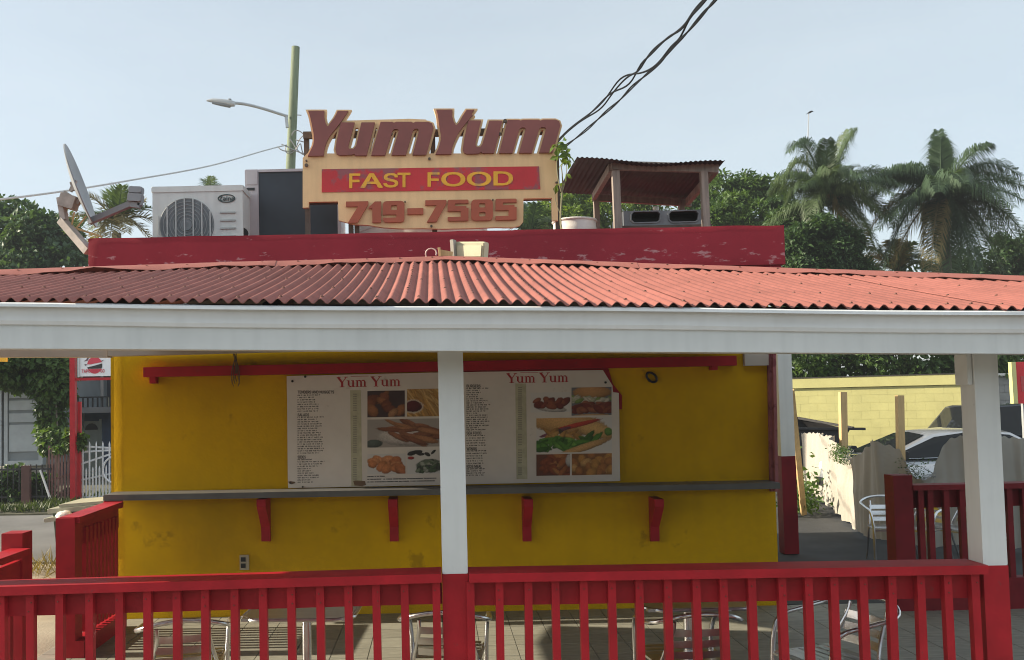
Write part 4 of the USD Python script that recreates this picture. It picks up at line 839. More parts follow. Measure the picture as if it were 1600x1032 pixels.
def put(px, py, z, rz, label, tilt=0, first=False, dy=0.0):
    p = UZ(px, py, z); a = math.radians(rz); off = np.array([math.sin(a) * -.145, math.cos(a) * .145, 0]); q = np.array([p[0], p[1] + dy, 0]) + off
    if first:
        x = UsdGeom.Xformable(ch); x.ClearXformOpOrder(); x.AddTranslateOp(opSuffix='p').Set(Gf.Vec3d(*q)); x.AddRotateZOp(opSuffix='p').Set(float(rz)); return
    return dup(ch, q, rz, label, tilt=tilt)
put(692, 964, .742, -4, 'aluminium bistro chair half hidden by the middle porch post')
put(1097, 967, .742, 3, 'aluminium bistro chair with its back to the railing, right of the middle post')
dup(ch, (2.57, 5.60, 0), 108, 'aluminium bistro chair seen from its side, right of the right table')
dup(ch, (U(1402, 865, 11.0)[0] - .12, 11.0, 0), 168, 'aluminium chair alone in the alley facing the porch, left of the rear railing post')
dup(ch, (U(1455, 865, 10.6)[0] + .05, 10.7, .02), 125, 'aluminium chair in the alley behind the rear railing, nearest its post')
dup(ch, (U(1500, 865, 10.6)[0] + .1, 10.55, .02), 118, 'aluminium chair in the alley behind the rear railing, close to the right porch post')
put(285, 977, .742, 12, '', first=True)
tb = None
for px0, px1, py, rz, label in ((376, 556, 970, -3, 'square aluminium cafe table left of the middle porch post'), (1008, 1190, 954, 0, 'square aluminium cafe table right of the middle porch post')):
    a, b = UZ(px0, py + .01 * 90, .72), UZ(px1, py - .01 * 90, .72); wT = .70; c = np.array([(a[0] + b[0]) / 2, (a[1] + b[1]) / 2 + wT / 2, 0])
    if tb is not None: dup(tb, c, rz, label); continue
    tb = thing('cafe_table', label, 'table', c, rz, 'square cafe tables'); R0 = rotz(0)
    obj('table_top', MB().box(-wT / 2 + .012, wT / 2 - .012, -wT / 2 + .012, wT / 2 - .012, .712, .732, .002), mat('brushed_top', (.55, .54, .52), .30, .1, 5, .1, 30, metallic=1.0, stretch=(1, 12, 1)), tb, local=True)
    th = np.linspace(0, 2 * np.pi, 41)
    rim = [(wT / 2 * max(-1, min(1, 1.25 * math.cos(t))), wT / 2 * max(-1, min(1, 1.25 * math.sin(t))), .722) for t in th]
    obj('rim', MB().tube(rim, .012, 8, False), alum, tb, smooth=40, local=True)
    obj('column', MB().tube([(0, 0, .04), (0, 0, .71)], .030, 16), alum, tb, smooth=40, local=True)
    for k in range(4): obj('foot', MB().bar((0, 0, .035), (.30 * math.cos(k * math.pi / 2 + .78), .30 * math.sin(k * math.pi / 2 + .78), .015), .04, .025), alum, tb, local=True)

# ------------------------------------------------------------------ wheelie bin behind the side railing
x0, x1 = U(88, 800, 8.9)[0], U(168, 800, 8.9)[0]; zt = U(120, 791, 8.9)[2]
bn = thing('wheelie_bin', 'grey green wheelie bin with pale lid behind the left side railing', 'bin', ((x0 + x1) / 2, 8.9, 0))
binm = mat('bin_plastic', (.30, .31, .24), .55, .1, 4)
xm = (x0 + x1) / 2
obj('bin_body', (np.array([(xm + sx_ * w_, 9.15 + sy_ * w_ * 1.2, z) for z, w_ in ((.05, .20), (zt - .06, .26)) for sx_, sy_ in ((-1, -1), (1, -1), (1, 1), (-1, 1))]), np.array([(0, 1, 5, 4), (1, 2, 6, 5), (2, 3, 7, 6), (3, 0, 4, 7), (4, 5, 6, 7), (3, 2, 1, 0)])), mat('bin_green', (.06, .09, .06), .5), bn)
obj('lid', MB().cbox((xm, 9.15, zt - .02), (x1 - x0 + .1, .68, .045), roty(-.06), .015).cbox((xm + .02, 9.12, zt + .022), (x1 - x0 - .06, .56, .03), roty(-.06), .012), binm, bn)
obj('rim', MB().cbox((xm - .02, 9.1, zt - .085), (x1 - x0 + .08, .70, .04), roty(-.12), .012), binm, bn)
bg = trimesh.creation.icosphere(2, .07); bg.vertices = bg.vertices * [1.2, 1, .7] * (1 + .25 * (meshkit.noise(bg.vertices * 40) - .5))[:, None] + U(101, 806, 8.75)
tag(obj('plastic_bag', bg, plasticw), 'crumpled white plastic bag on the rim of the bin', 'bag')
# ------------------------------------------------------------------ vegetation
def crown(lobes, n, size, seed, wid=.30, droop=-.25, inner=.35, spread=.16):
    """leaf blades spread through the lobes [(centre, (rx, ry, rz))]; clumped, with gaps"""
    g = np.random.default_rng(seed); C = np.array([l[0] for l in lobes]); Rd = np.array([l[1] for l in lobes])
    w = Rd[:, 0] * Rd[:, 2]; k = g.choice(len(lobes), n * 2, p=w / w.sum())
    d = g.normal(size=(n * 2, 3)); d /= np.linalg.norm(d, axis=1, keepdims=True)
    rad = np.where(g.random(n * 2) < inner, g.uniform(.35, .85, n * 2), g.normal(.98, spread * .5, n * 2))
    P = C[k] + d * Rd[k] * rad[:, None]
    s = .9 / max(.5, np.mean(Rd)); keep = meshkit.fbm(P * s * 1.6 + seed, 3) + g.uniform(-.06, .06, n * 2) > .46
    P += (meshkit.noise(P * s * 2 + 11)[:, None] - .5) * d * Rd[k] * .35
    P, d, = P[keep][:n], d[keep][:n]; m = len(P)
    dirs = d * .8 + g.normal(size=(m, 3)) * .7 + [0, 0, droop]; nr = d * .6 + [0, 0, .7] + g.normal(size=(m, 3)) * .5
    return leafs(P, dirs, nr, size * g.uniform(.6, 1.35, m), wid, g, bend=.08)
def lob(px, py, rpx, Y, flat=1.0, dY=None):
    c = U(px, py, Y); r = rpx / PXM(Y); return (c, (r, dY or r * .8, r * flat))
barkm = mat('tree_bark', (.13, .11, .085), .9, .3, 5, .6, 30, .01)
def tree(name, label, lobes, n, size, seed, m, trunk=None, group=None, **kw):
    c = np.mean([l[0] for l in lobes], 0); t = thing(name, label, 'tree', (c[0], c[1], -.1), 0, group)
    obj('crown', crown(lobes, n, size, seed, **kw), m, t)
    g = np.random.default_rng(seed + 5); mb = MB(); tx, ty = (trunk or (c[0], c[1])); zb = min(l[0][2] for l in lobes)
    mb.tube([(tx, ty, -.1), (tx + .05, ty, zb * .4), (tx - .03, ty, zb * .8)], [.22, .18, .15], 10)
    obj('trunk', mb, barkm, t, smooth=40); lm = MB()
    for l in lobes:
        lm.tube(spline([(tx - .03, ty, zb * .75), ((tx + l[0][0]) / 2 + g.uniform(-.2, .2), (ty + l[0][1]) / 2, zb * .7 + (l[0][2] - zb * .7) * .6), l[0]], 8), np.linspace(.11, .03, 8), 6)
    obj('limbs', lm, barkm, t, smooth=40); return t
tree('bushy_tree', 'dense dark green tree mass at the far left behind the satellite dish', [lob(-20, 385, 70, 33), lob(18, 372, 42, 32), lob(58, 380, 45, 31), lob(88, 372, 36, 32), lob(112, 402, 26, 31), lob(30, 430, 60, 30.5), lob(95, 430, 45, 30.5), lob(-90, 380, 80, 34), lob(40, 350, 26, 33), lob(82, 352, 18, 32.5), lob(40, 500, 80, 30)], 26000, .24, 31, leaf_blue)
tree('bushy_tree', 'bright green drooping tree seen between the roof sign and the rusty canopy', [lob(845, 345, 22, 28), lob(868, 332, 30, 29), lob(905, 322, 30, 30), lob(935, 335, 25, 29), lob(890, 352, 26, 28), lob(1000, 335, 40, 30), lob(960, 350, 30, 29)], 13000, .20, 32, leaf_bright, wid=.16, droop=-.6)
tree('bushy_tree', 'mid green tree behind the rusty canopy at the end of the parapet', [lob(1130, 300, 26, 30), lob(1165, 300, 28, 30), lob(1198, 306, 26, 30), lob(1150, 335, 30, 28.5), lob(1120, 345, 28, 28), lob(1185, 342, 26, 28), lob(1222, 330, 22, 29), lob(1100, 330, 26, 29), lob(1080, 350, 24, 29)], 19000, .21, 33, leaf_mid, wid=.16, droop=-.6)
tree('bushy_tree', 'large dark green tree right of the maroon parapet, in front of the palms', [lob(1236, 356, 32, 26.5), lob(1262, 352, 28, 27), lob(1290, 372, 32, 24.2), lob(1318, 385, 26, 24.2), lob(1255, 395, 40, 24.2), lob(1300, 405, 40, 24.2), lob(1222, 322, 20, 27.5), lob(1262, 440, 50, 24.2), lob(1325, 440, 36, 24.2)], 30000, .19, 34, leaf_dark, wid=.18, droop=-.5)
hl = []
hg = np.random.default_rng(9)
for px in range(1215, 1720, 26):
    hl.append(lob(px, 560 + hg.uniform(-10, 12), 30 + hg.uniform(-5, 8), 24.2 + hg.uniform(-.4, .6)))
    hl.append(lob(px + 12, 510 + hg.uniform(-10, 10), 36, 25 + hg.uniform(-.5, .5))); hl.append(lob(px + 5, 615, 34, 24.6))
hdg = thing('hedge', 'tall leafy green hedge growing above the pale yellow block wall', 'hedge', (15, 24.5, 0))
obj('foliage', crown(hl, 30000, .19, 40, wid=.22, droop=-.5), leaf_mid, hdg)
# palms
def frond(base, ctrl, tip, ll, g, nl=64, wid=.018, hang=.5):
    base, ctrl, tip = map(np.array, (base, ctrl, tip)); t = np.linspace(0, 1, 22)[:, None]
    c = (1 - t) ** 2 * base + 2 * t * (1 - t) * ctrl + t ** 2 * tip
    V, F, n0 = [], [], 0; rv, rq = tube_(c, np.linspace(.035, .006, 22), 5); V.append(rv); F.append(np.vstack([rq[:, [0, 1, 2]], rq[:, [0, 2, 3]]])); n0 = len(rv)
    tt = np.repeat(np.linspace(.12, .99, nl), 2) + g.uniform(-.006, .006, nl * 2); tt = np.clip(tt, 0, 1); sd = np.tile([1, -1], nl)[:, None]
    P = np.stack([np.interp(tt, t[:, 0], c[:, k]) for k in range(3)], 1); T_ = np.stack([np.interp(tt, t[:, 0], np.gradient(c[:, k])) for k in range(3)], 1); T_ /= np.linalg.norm(T_, axis=1, keepdims=True)
    S = np.cross(T_, [0, 0, 1.0]) + 1e-4; S /= np.linalg.norm(S, axis=1, keepdims=True); N = np.cross(S, T_)
    L = ll * np.sin(np.pi * (.14 + .80 * tt)) ** .7 * g.uniform(.75, 1.1, nl * 2)
    D1 = S * sd * .85 + T_ * .55 + N * g.uniform(-.15, .45, nl * 2)[:, None]; D1 /= np.linalg.norm(D1, axis=1, keepdims=True)
    D2 = D1 * .6 + np.array([0, 0, -1.0]) * (hang + g.uniform(-.2, .4, nl * 2)[:, None]) + T_ * .15; D2 /= np.linalg.norm(D2, axis=1, keepdims=True)
    A = P; B = P + D1 * L[:, None] * .5; E = B + D2 * L[:, None] * .55; wv = np.cross(D1, N); wv /= np.linalg.norm(wv, axis=1, keepdims=True) + 1e-9; wv *= wid
    Q = np.stack([A - wv * .5, A + wv * .5, B - wv, B + wv, E], 1).reshape(-1, 3); k = np.arange(nl * 2)[:, None] * 5 + n0
    F.append(np.concatenate([k + [0, 1, 3], k + [0, 3, 2], k + [2, 3, 4]])); V.append(Q)
    return np.vstack(V), np.vstack(F)
def palm(label, cpx, cpy, Y, fr, seed, m1_, m2_, ll, r_tr=.16, hang=.5, auto=0, Lf=2.4, name='palm_tree', wid=.018, nl=64, trunk_col=None):
    g = np.random.default_rng(seed); c = U(cpx, cpy, Y); t = thing(name, label, 'palm tree', (c[0], c[1], -.1))
    obj('trunk', MB().tube([(c[0], c[1], -.1), (c[0] + .04, c[1], c[2] * .5), c - [0, 0, .25]], [r_tr * 1.25, r_tr, r_tr * .85], 14), trunk_col or barkm, t, smooth=40)
    s = 1 / PXM(Y)
    for q, (dx, dy, lift, dep, *dry) in enumerate(fr):
        tip = c + np.array([dx * s, dep, -dy * s]); ctl = c + (tip - c) * .45 + np.array([0, 0, lift * s])
        obj('frond', frond(c, ctl, tip, ll, g, nl, wid, hang), dryleaf if dry else (m1_ if g.random() < .5 else m2_), t)
    for q in range(auto):
        a = 2 * np.pi * (q + g.uniform(-.3, .3)) / auto; el = g.uniform(-.5, .9); d = np.array([math.cos(a), math.sin(a), 0])
        tip = c + d * Lf * math.cos(el * .8) + np.array([0, 0, Lf * (math.sin(el) * .75 - .25)]); ctl = c + d * Lf * .4 + np.array([0, 0, Lf * (.30 + .35 * math.sin(el))])
        obj('frond', frond(c, ctl, tip, ll, g, nl, wid, hang), m1_ if g.random() < .5 else m2_, t)
    return t
palmtr = mat('palm_trunk', (.10, .09, .075), .9, .3, 4, .5, 20, .01)
palm('left of the two tall feathery palms at the right, with one frond raised', 1292, 322, 25.2, [(48, -126, 30, .3), (42, -116, 36, -.3), (-66, -80, 100, -.4), (-62, -40, 105, .3), (-58, 0, 95, .5), (-44, 40, 85, -.6), (20, -100, 30, .8), (95, -40, 55, -.4), (115, 15, 60, .4), (90, 60, 60, .9), (60, 80, 60, -.8), (-20, -90, 40, -1.0), (75, -75, 40, 1.0), (-30, 70, 60, .6), (20, 75, 80, -.4, 1), (50, 30, 70, -1.2), (-70, -35, 85, .9), (110, -5, 70, 1.2)], 51, palm_leaf, palm_dark, .66, hang=1.15, wid=.0095, nl=140, auto=13, Lf=2.1, trunk_col=palmtr)
palm('right of the two tall feathery palms, with a wide dark crown over the roof', 1472, 312, 24.8, [(2, -112, 10, .1), (14, -100, 20, .3), (-8, -95, 10, -.3), (112, -28, 75, -.4), (122, 25, 75, .5), (95, -55, 45, .9), (-92, -40, 50, -.3), (-105, -5, 60, .5), (-100, 50, 70, -.6), (-75, 85, 70, .7), (118, 75, 70, -.5), (90, 105, 65, .6), (130, 55, 90, 1.0), (-35, 115, 70, -.6), (25, 115, 75, -.8), (-40, -65, 40, 1.1), (45, -70, 40, -1.0), (-60, 110, 60, 1.0, 1), (10, 120, 80, .2), (60, 120, 70, .9), (-115, 80, 90, 1.1, 1), (-14, 150, 60, -.7), (22, 150, 60, -.9), (-50, 140, 70, -.8, 1), (75, 140, 80, -.6), (140, 95, 90, .2), (-95, 120, 90, .3)], 52, palm_dark, palm_dark, .72, hang=1.05, wid=.010, nl=140, auto=14, Lf=2.4, trunk_col=palmtr)
palm('pale palm with spiky fronds behind the satellite dish and the air conditioner', 182, 352, 27, [(-60, -18, 25, .4), (-40, -45, 15, -.3), (-12, -55, 10, .2), (15, -58, 10, -.3), (38, -42, 15, .4), (60, -22, 20, -.3), (72, 2, 30, .3), (-75, 12, 30, -.3), (55, 35, 40, .5), (-50, 35, 40, .4), (5, 40, 40, -.9), (30, 20, 45, -.8), (-25, 15, 45, -.8), (-90, -20, 20, .6)], 53, dryleaf, palm_leaf, .55, hang=.05, wid=.02, nl=40)
palm('small distant palm whose tip shows above the air conditioner', 327, 300, 48, [(-12, -22, 4, .3), (6, -22, 4, -.3), (16, -12, 8, .3), (-18, -8, 8, .2), (2, -24, 2, .5)], 54, palm_leaf, palm_dark, .5, hang=.3, nl=24)
palm('dark palm showing through the gap under the right end of the sign', 828, 372, 24, [(-12, -58, 8, .3), (10, -50, 10, -.3), (-28, -40, 15, .4), (26, -30, 20, .3), (-38, -15, 25, -.4), (35, -5, 30, .5), (0, -62, 5, .6)], 55, palm_leaf, palm_dark, .5, hang=.4, nl=44)

palm('low yellowish palm between the two tall palms, just above the roof line', 1405, 428, 27, [(-60, -25, 30, .3), (-75, 5, 30, -.3), (-35, -45, 20, .4), (10, -45, 20, -.4), (45, -30, 25, .3), (70, -5, 30, -.3), (-15, -50, 15, -.2), (30, -45, 20, .6)], 56, dryleaf, palm_leaf, .6, hang=.5, nl=60, wid=.016)
tree('bushy_tree', 'dark low trees below the right palm at the right edge', [lob(1520, 425, 34, 29), lob(1560, 410, 36, 29), lob(1600, 400, 40, 29), lob(1650, 400, 50, 30), lob(1480, 440, 30, 29), lob(1360, 425, 24, 29), lob(1430, 440, 30, 29)], 14000, .20, 36, leaf_dark, wid=.2, droop=-.5)

# ------------------------------------------------------------------ right side: wall, tarp fence, posts, cars
blockm = mat('pale_yellow_block', (.54, .51, .215), .75, .07, 2.5, .4, 70, .003, rnd=.03, wear=((.43, .40, .19), 5, .64, .5))
mortm = mat('pale_yellow_joint', (.49, .46, .19), .85, .1, 4)
YB_ = 22.0; A_, B_ = U(1236, 592, YB_ + .9), U(1506, 584.5, YB_ - .55)
dirw = (B_ - A_) * [1, 1, 0]; Lw = np.linalg.norm(dirw); dirw /= Lw; nw = np.array([dirw[1], -dirw[0], 0]); nw = -nw if nw[1] > 0 else nw
ext = 4.2; zt = B_[2]; O = A_ * [1, 1, 0] - dirw * ext; Lt = Lw + ext; angw = math.atan2(dirw[1], dirw[0])
bw = thing('block_wall', 'sunlit pale yellow painted block wall with a lighter cap band, right of the restaurant', 'wall', O)
Rw = rotz(angw)
obj('wall_core', MB().cbox(O + dirw * Lt / 2 - nw * .10 + [0, 0, (zt - .25) / 2], (Lt, .15, zt - .25), Rw, .003), mortm, bw)
obj('cap_band', MB().cbox(O + dirw * Lt / 2 - nw * .095 + [0, 0, zt - .125], (Lt, .25, .25), Rw, .012), blockm, bw)
obj('cap_coping', MB().cbox(O + dirw * Lt / 2 - nw * .095 + [0, 0, zt + .012], (Lt + .02, .28, .02), Rw, .006), darkwood, bw)
bg_ = np.random.default_rng(4); rows_ = int((zt - .27) / .2)
for r in range(rows_):
    zc = zt - .255 - (r + .5) * .2; x = -.2 if r % 2 else 0.0
    while x < Lt - .05:
        xa, xb_ = max(x, 0), min(x + .4, Lt)
        if xb_ - xa > .04: obj('block', MB().cbox(O + dirw * (xa + xb_) / 2 - nw * (.0285 + bg_.uniform(0, .0025)) + [0, 0, zc], (xb_ - xa - .003, .02, .1965), Rw, .003), blockm, bw)
        x += .4
# grey block wall and red sign beyond
gw = thing('grey_wall', 'bare grey concrete block wall section beside the red sign, behind the cars', 'wall', U(1580, 640, 23.5) * [1, 1, 0])
ga, gb_ = U(1512, 584, 23.5), U(1700, 583, 23.5); gm = mat('grey_block', (.22, .22, .21), .9, .2, 3, .5, 60, .004, rnd=.12)
obj('wall_core', MB().box(ga[0], gb_[0], 23.62, 23.75, 0, ga[2] - .1), gm, gw)
for r in range(12):
    for k in range(9):
        x = ga[0] + .4 * k - (.2 if r % 2 else 0); z = ga[2] - .22 - .2 * r
        if z < .1: continue
        obj('block', MB().cbox((x + .2, 23.6 + bg_.uniform(-.004, .004), z), (.392, .05, .192), bev=.004), gm, gw)
obj('capping', MB().tube([(ga[0], 23.55, ga[2] - .04), (gb_[0], 23.55, gb_[2] - .02)], .045, 10), plasticw, gw)
rs = thing('red_sign', 'bright red sign board with pale yellow edge at the right edge', 'sign', U(1600, 600, 17.5) * [1, 1, 0])
signred = mat('bright_red_sign', (.62, .02, .03), .5, .08)
obj('board', MB().prism(PP([(1587, 566), (1690, 563), (1690, 632), (1591, 631)], 17.5), 17.5, .05), signred, rs)
obj('edge_strip', MB().prism(PP([(1580, 566), (1587, 566), (1591, 631), (1584, 631)], 17.45), 17.45, .10), blockm, rs)
obj('faint_frame', MB().prism(PP([(1595, 588), (1640, 587), (1640, 612), (1597, 612)], 17.49), 17.494, .005), mat('sign_red_shade', (.45, .06, .06), .5), rs)  # duller red for the faint marking on the board
for px in (1600, 1680): c = U(px, 630, 17.56); obj('leg', MB().bar((c[0], 17.58, 0), (c[0], 17.58, c[2] + .3), .06, .06, up=(0, 1, 0)), galv, rs)

# tarp over a wire fence
pts = [(1254, 768, 680), (1262, 771, 678), (1275, 778, 677), (1292, 790, 681), (1305, 803, 683), (1311, 809, 700), (1320, 817, 711), (1333, 828, 717), (1347, 837, 712), (1356, 841, 698), (1364, 844, 691), (1374, 847, 688), (1390, 850, 696), (1404, 852, 703), (1418, 854, 722), (1440, 856, 750), (1458, 857, 748), (1472, 857, 722), (1486, 857, 697), (1500, 857, 685), (1530, 858, 682), (1565, 858, 683), (1600, 859, 686), (1660, 861, 690), (1720, 863, 694)]
bp = np.array([UZ(x, y, 0.0) for x, y, _ in pts]); tz = np.array([U(x, t, b[1])[2] for (x, y, t), b in zip(pts, bp)])
s_ = np.r_[0, np.cumsum(np.linalg.norm(np.diff(bp, axis=0), axis=1))]; NS, NV = 760, 44; ss = np.linspace(0, s_[-1], NS)
from scipy.interpolate import PchipInterpolator
bx = PchipInterpolator(s_, bp)(ss); zz = PchipInterpolator(s_, tz)(ss) + .012 * np.abs(np.sin(ss * 24)) + .01 * np.sin(ss * 61)
tn = np.gradient(bx, axis=0); tn /= np.linalg.norm(tn, axis=1, keepdims=True); nn = np.stack([-tn[:, 1], tn[:, 0], 0 * ss], 1)
dipz = np.clip(1.25 - zz, 0, .6)
v = []
for j in range(NV + 1):
    b = j / NV
    fold = .055 * np.sin(ss * 7 + 2.0 * np.sin(ss * 1.7) + 1.3 * b) * (.5 + .6 * b) + .018 * np.sin(ss * 19 + 3 * np.sin(ss * 2.9) + 1.0 * b) + .010 * np.sin(ss * 43 + 2 * np.sin(ss * 5)) * (1 - .5 * b) + .05 * (meshkit.fbm(np.stack([ss * 1.3 + .8 * b, np.full(NS, b * .9), ss * 0 + 2], 1), 2) - .5)
    swag = dipz * .30 * math.sin(math.pi * min(1, (1 - b) * 2.2 + .0)) * .5 if b > .4 else 0
    hem = .05 * np.abs(np.sin(ss * 3.3)) * (1 - b) ** 3
    v.append(bx + nn * (fold + swag)[:, None] * 1.0 + np.stack([0 * ss, 0 * ss, zz * b + hem], 1))
v = np.vstack(v); i, j = np.meshgrid(np.arange(NS - 1), np.arange(NV)); a = (j * NS + i).ravel(); f = np.stack([a, a + 1, a + NS + 1, a + NS], 1)
tarpm = usdkit.material(stage, '/World/Looks/tarp_cloth', {'g': ('geometry', {}), 'n': ('noise_texture', {'scale': 1.6, 'detail': 5.0}), 'r': ('rgb_ramp', {'ramp': [(.3, (.36, .335, .285)), (.7, (.44, .41, .355))]}),
    'v': ('voronoi_texture', {'scale': 18.0}), 'w': ('noise_texture', {'scale': 130.0}), 'ad': ('math', {'math_type': 'add'}), 'b': ('bump', {'strength': .45, 'distance': .004}), 'p': ('principled_bsdf', {'roughness': .85}), 't': ('translucent_bsdf', {'color': (.5, .45, .36)}), 'm': ('mix_closure', {'fac': .06})},
    [('g.position', 'n.vector'), ('g.position', 'v.vector'), ('g.position', 'w.vector'), ('n.fac', 'r.fac'), ('r.color', 'p.base_color'), ('v.distance', 'ad.value1'), ('w.fac', 'ad.value2'), ('ad.value', 'b.height'), ('b.normal', 'p.normal'), ('p.BSDF', 'm.closure1'), ('t.BSDF', 'm.closure2')], surface='m.closure')
tf = thing('tarp_fence', 'sagging beige tarpaulin draped over a wire fence along the alley', 'fence', bp[6] * [1, 1, 0])
obj('tarp', (np.vstack([v, v + [0, .004, 0]]), np.vstack([f, f[:, ::-1] + len(v)])), tarpm, tf, smooth=True)
wm = MB()
for k in range(0, NS, 16):
    if zz[k] < 1.06:
        p = bx[k] + nn[k] * .02
        for q in range(3):
            th = np.linspace(0, 1, 9); wm.tube(np.stack([p[0] + .08 * np.sin(th * 7 + q * 2 + k), p[1] + .05 * np.cos(th * 5 + k), zz[k] - .05 + th * (.14 + .07 * math.sin(k * q + 1.))], 1), .005, 4, False)
obj('fence_wire', wm, lightcable, tf, kind='stuff')
vg = np.random.default_rng(77); vi = [bx[k] + [vg.uniform(-.1, .1), vg.uniform(.05, .3), zz[k] + vg.uniform(-.1, .16)] for k in range(NS) if zz[k] < 1.08 for _ in range(9)]
vn = thing('climbing_vine', 'wiry vine climbing through the low gaps of the tarp covered fence', 'plant', bp[7] * [1, 1, 0])
obj('leaves', leafs(np.array(vi), vg.normal(size=(len(vi), 3)), vg.normal(size=(len(vi), 3)), vg.uniform(.02, .05, len(vi)), .22, vg), leaf_mid, vn)
def tpost(name, label, px0, px1, ptop, pbot, Y):
    a, b = U((px0 + px1) / 2, ptop, Y), U((px0 + px1) / 2 + .02 * (pbot - ptop), pbot, Y); w_ = (px1 - px0) / PXM(Y); b = b + (b - a) * (b[2] / (a[2] - b[2]))
    return tag(obj(name, MB().bar(a, b, w_, w_ * .9, up=(0, 1, 0)), timber), label, 'post')
tpost('timber_post', 'new square timber post behind the tarp, nearer the restaurant', 1311.5, 1321.5, 613, 700, 15.4)
tpost('timber_post', 'new square timber post rising behind the red rear railing post', 1400.5, 1410.5, 618, 740, 12.9)
tag(obj('leaning_plank', MB().bar(U(1236, 610, 14.2), UZ(1256, 806, 0) + [0, 0, .02], .09, .05, up=(0, 1, 0)), timber), 'long pale timber plank leaning behind the white rear porch post', 'plank')
# open steel skip
YK = 19.5
sk = thing('steel_skip', 'black open steel skip with a long flat lip in front of the yellow wall', 'skip', U(1290, 680, YK) * [1, 1, 0])
skm = mat('black_skip', (.018, .017, .018), .6, .3, 5)
P_ = lambda x, y, d: U(x, y, YK) + [0, d, 0]
fr_, bk_ = [P_(1228, 658, 0), P_(1335, 672, 0), P_(1322, 690, 0), P_(1312, 735, 0), P_(1228, 735, 0)], [P_(1228, 652, 1.2), P_(1288, 652, 1.2), P_(1322, 690, 1.2), P_(1312, 735, 1.2), P_(1228, 735, 1.2)]
V8 = np.array([P_(1215, 672, 0), P_(1328, 672, 0), P_(1316, 692, 0), P_(1314, 760, 0), P_(1215, 760, 0), P_(1215, 654, 1.3), P_(1285, 654, 1.3), P_(1318, 692, 1.3), P_(1314, 760, 1.3), P_(1215, 760, 1.3)])
obj('hull', (V8, np.array([(4, 3, 2), (4, 2, 1), (4, 1, 0), (5, 6, 7), (5, 7, 8), (5, 8, 9), (1, 2, 7), (1, 7, 6), (2, 3, 8), (2, 8, 7), (0, 5, 9), (0, 9, 4)])), skm, sk)
obj('lip', MB().bar(P_(1215, 669, -.03), P_(1350, 670.5, -.03), .10, .05).bar(P_(1285, 655, 1.3), P_(1334, 669, .02), .06, .05), skm, sk)
obj('far_rim', MB().bar(P_(1215, 655, 1.3), P_(1287, 655, 1.3), .06, .05), skm, sk)
# weeds by the post and the alley's edge
def weeds(name, label, pxs, seed, m, n=420, h=.5, size=.11):
    g = np.random.default_rng(seed); C = np.array([UZ(*pxs[g.integers(len(pxs))], 0) + [g.normal() * .16, g.normal() * .16, abs(g.normal()) * h * .5 + .03] for _ in range(n)])
    t = thing(name, label, 'plant', C.mean(0) * [1, 1, 0]); obj('leaves', leafs(C, g.normal(size=(n, 3)) + [0, 0, .3], g.normal(size=(n, 3)) + [0, 0, .8], g.uniform(.6, 1.3, n) * size, .27, g), m, t)
    sm = MB(); 
    for k in range(16): p = UZ(*pxs[k % len(pxs)], 0); sm.tube([p, p + [g.normal() * .12, g.normal() * .12, h * g.uniform(.5, 1)]], [.007, .003], 4)
    obj('stems', sm, leaf_dark, t)
weeds('weed_clump', 'leafy weeds at the foot of the tarp beside the red rear post', [(1246, 785), (1254, 795), (1262, 800), (1250, 803), (1236, 805)], 61, leaf_mid, 600, .62)
# cars
carglass = usdkit.material(stage, '/World/Looks/car_glass', {'p': ('principled_bsdf', {'base_color': (.012, .014, .016), 'roughness': .03, 'specular_ior_level': .3})}, [], surface='p.BSDF')
silverm = usdkit.material(stage, '/World/Looks/silver_car_paint', {'p': ('principled_bsdf', {'base_color': (.50, .52, .55), 'metallic': .6, 'roughness': .28, 'coat_weight': .8})}, [], surface='p.BSDF')
darkcar = usdkit.material(stage, '/World/Looks/dark_car_paint', {'p': ('principled_bsdf', {'base_color': (.035, .042, .055), 'metallic': .3, 'roughness': .3, 'coat_weight': .9})}, [], surface='p.BSDF')
tyrem = mat('tyre_rubber', (.02, .02, .02), .8)
lampm = usdkit.material(stage, '/World/Looks/headlamp_glass', {'p': ('principled_bsdf', {'base_color': (.7, .72, .74), 'roughness': .1, 'coat_weight': 1.0})}, [], surface='p.BSDF')
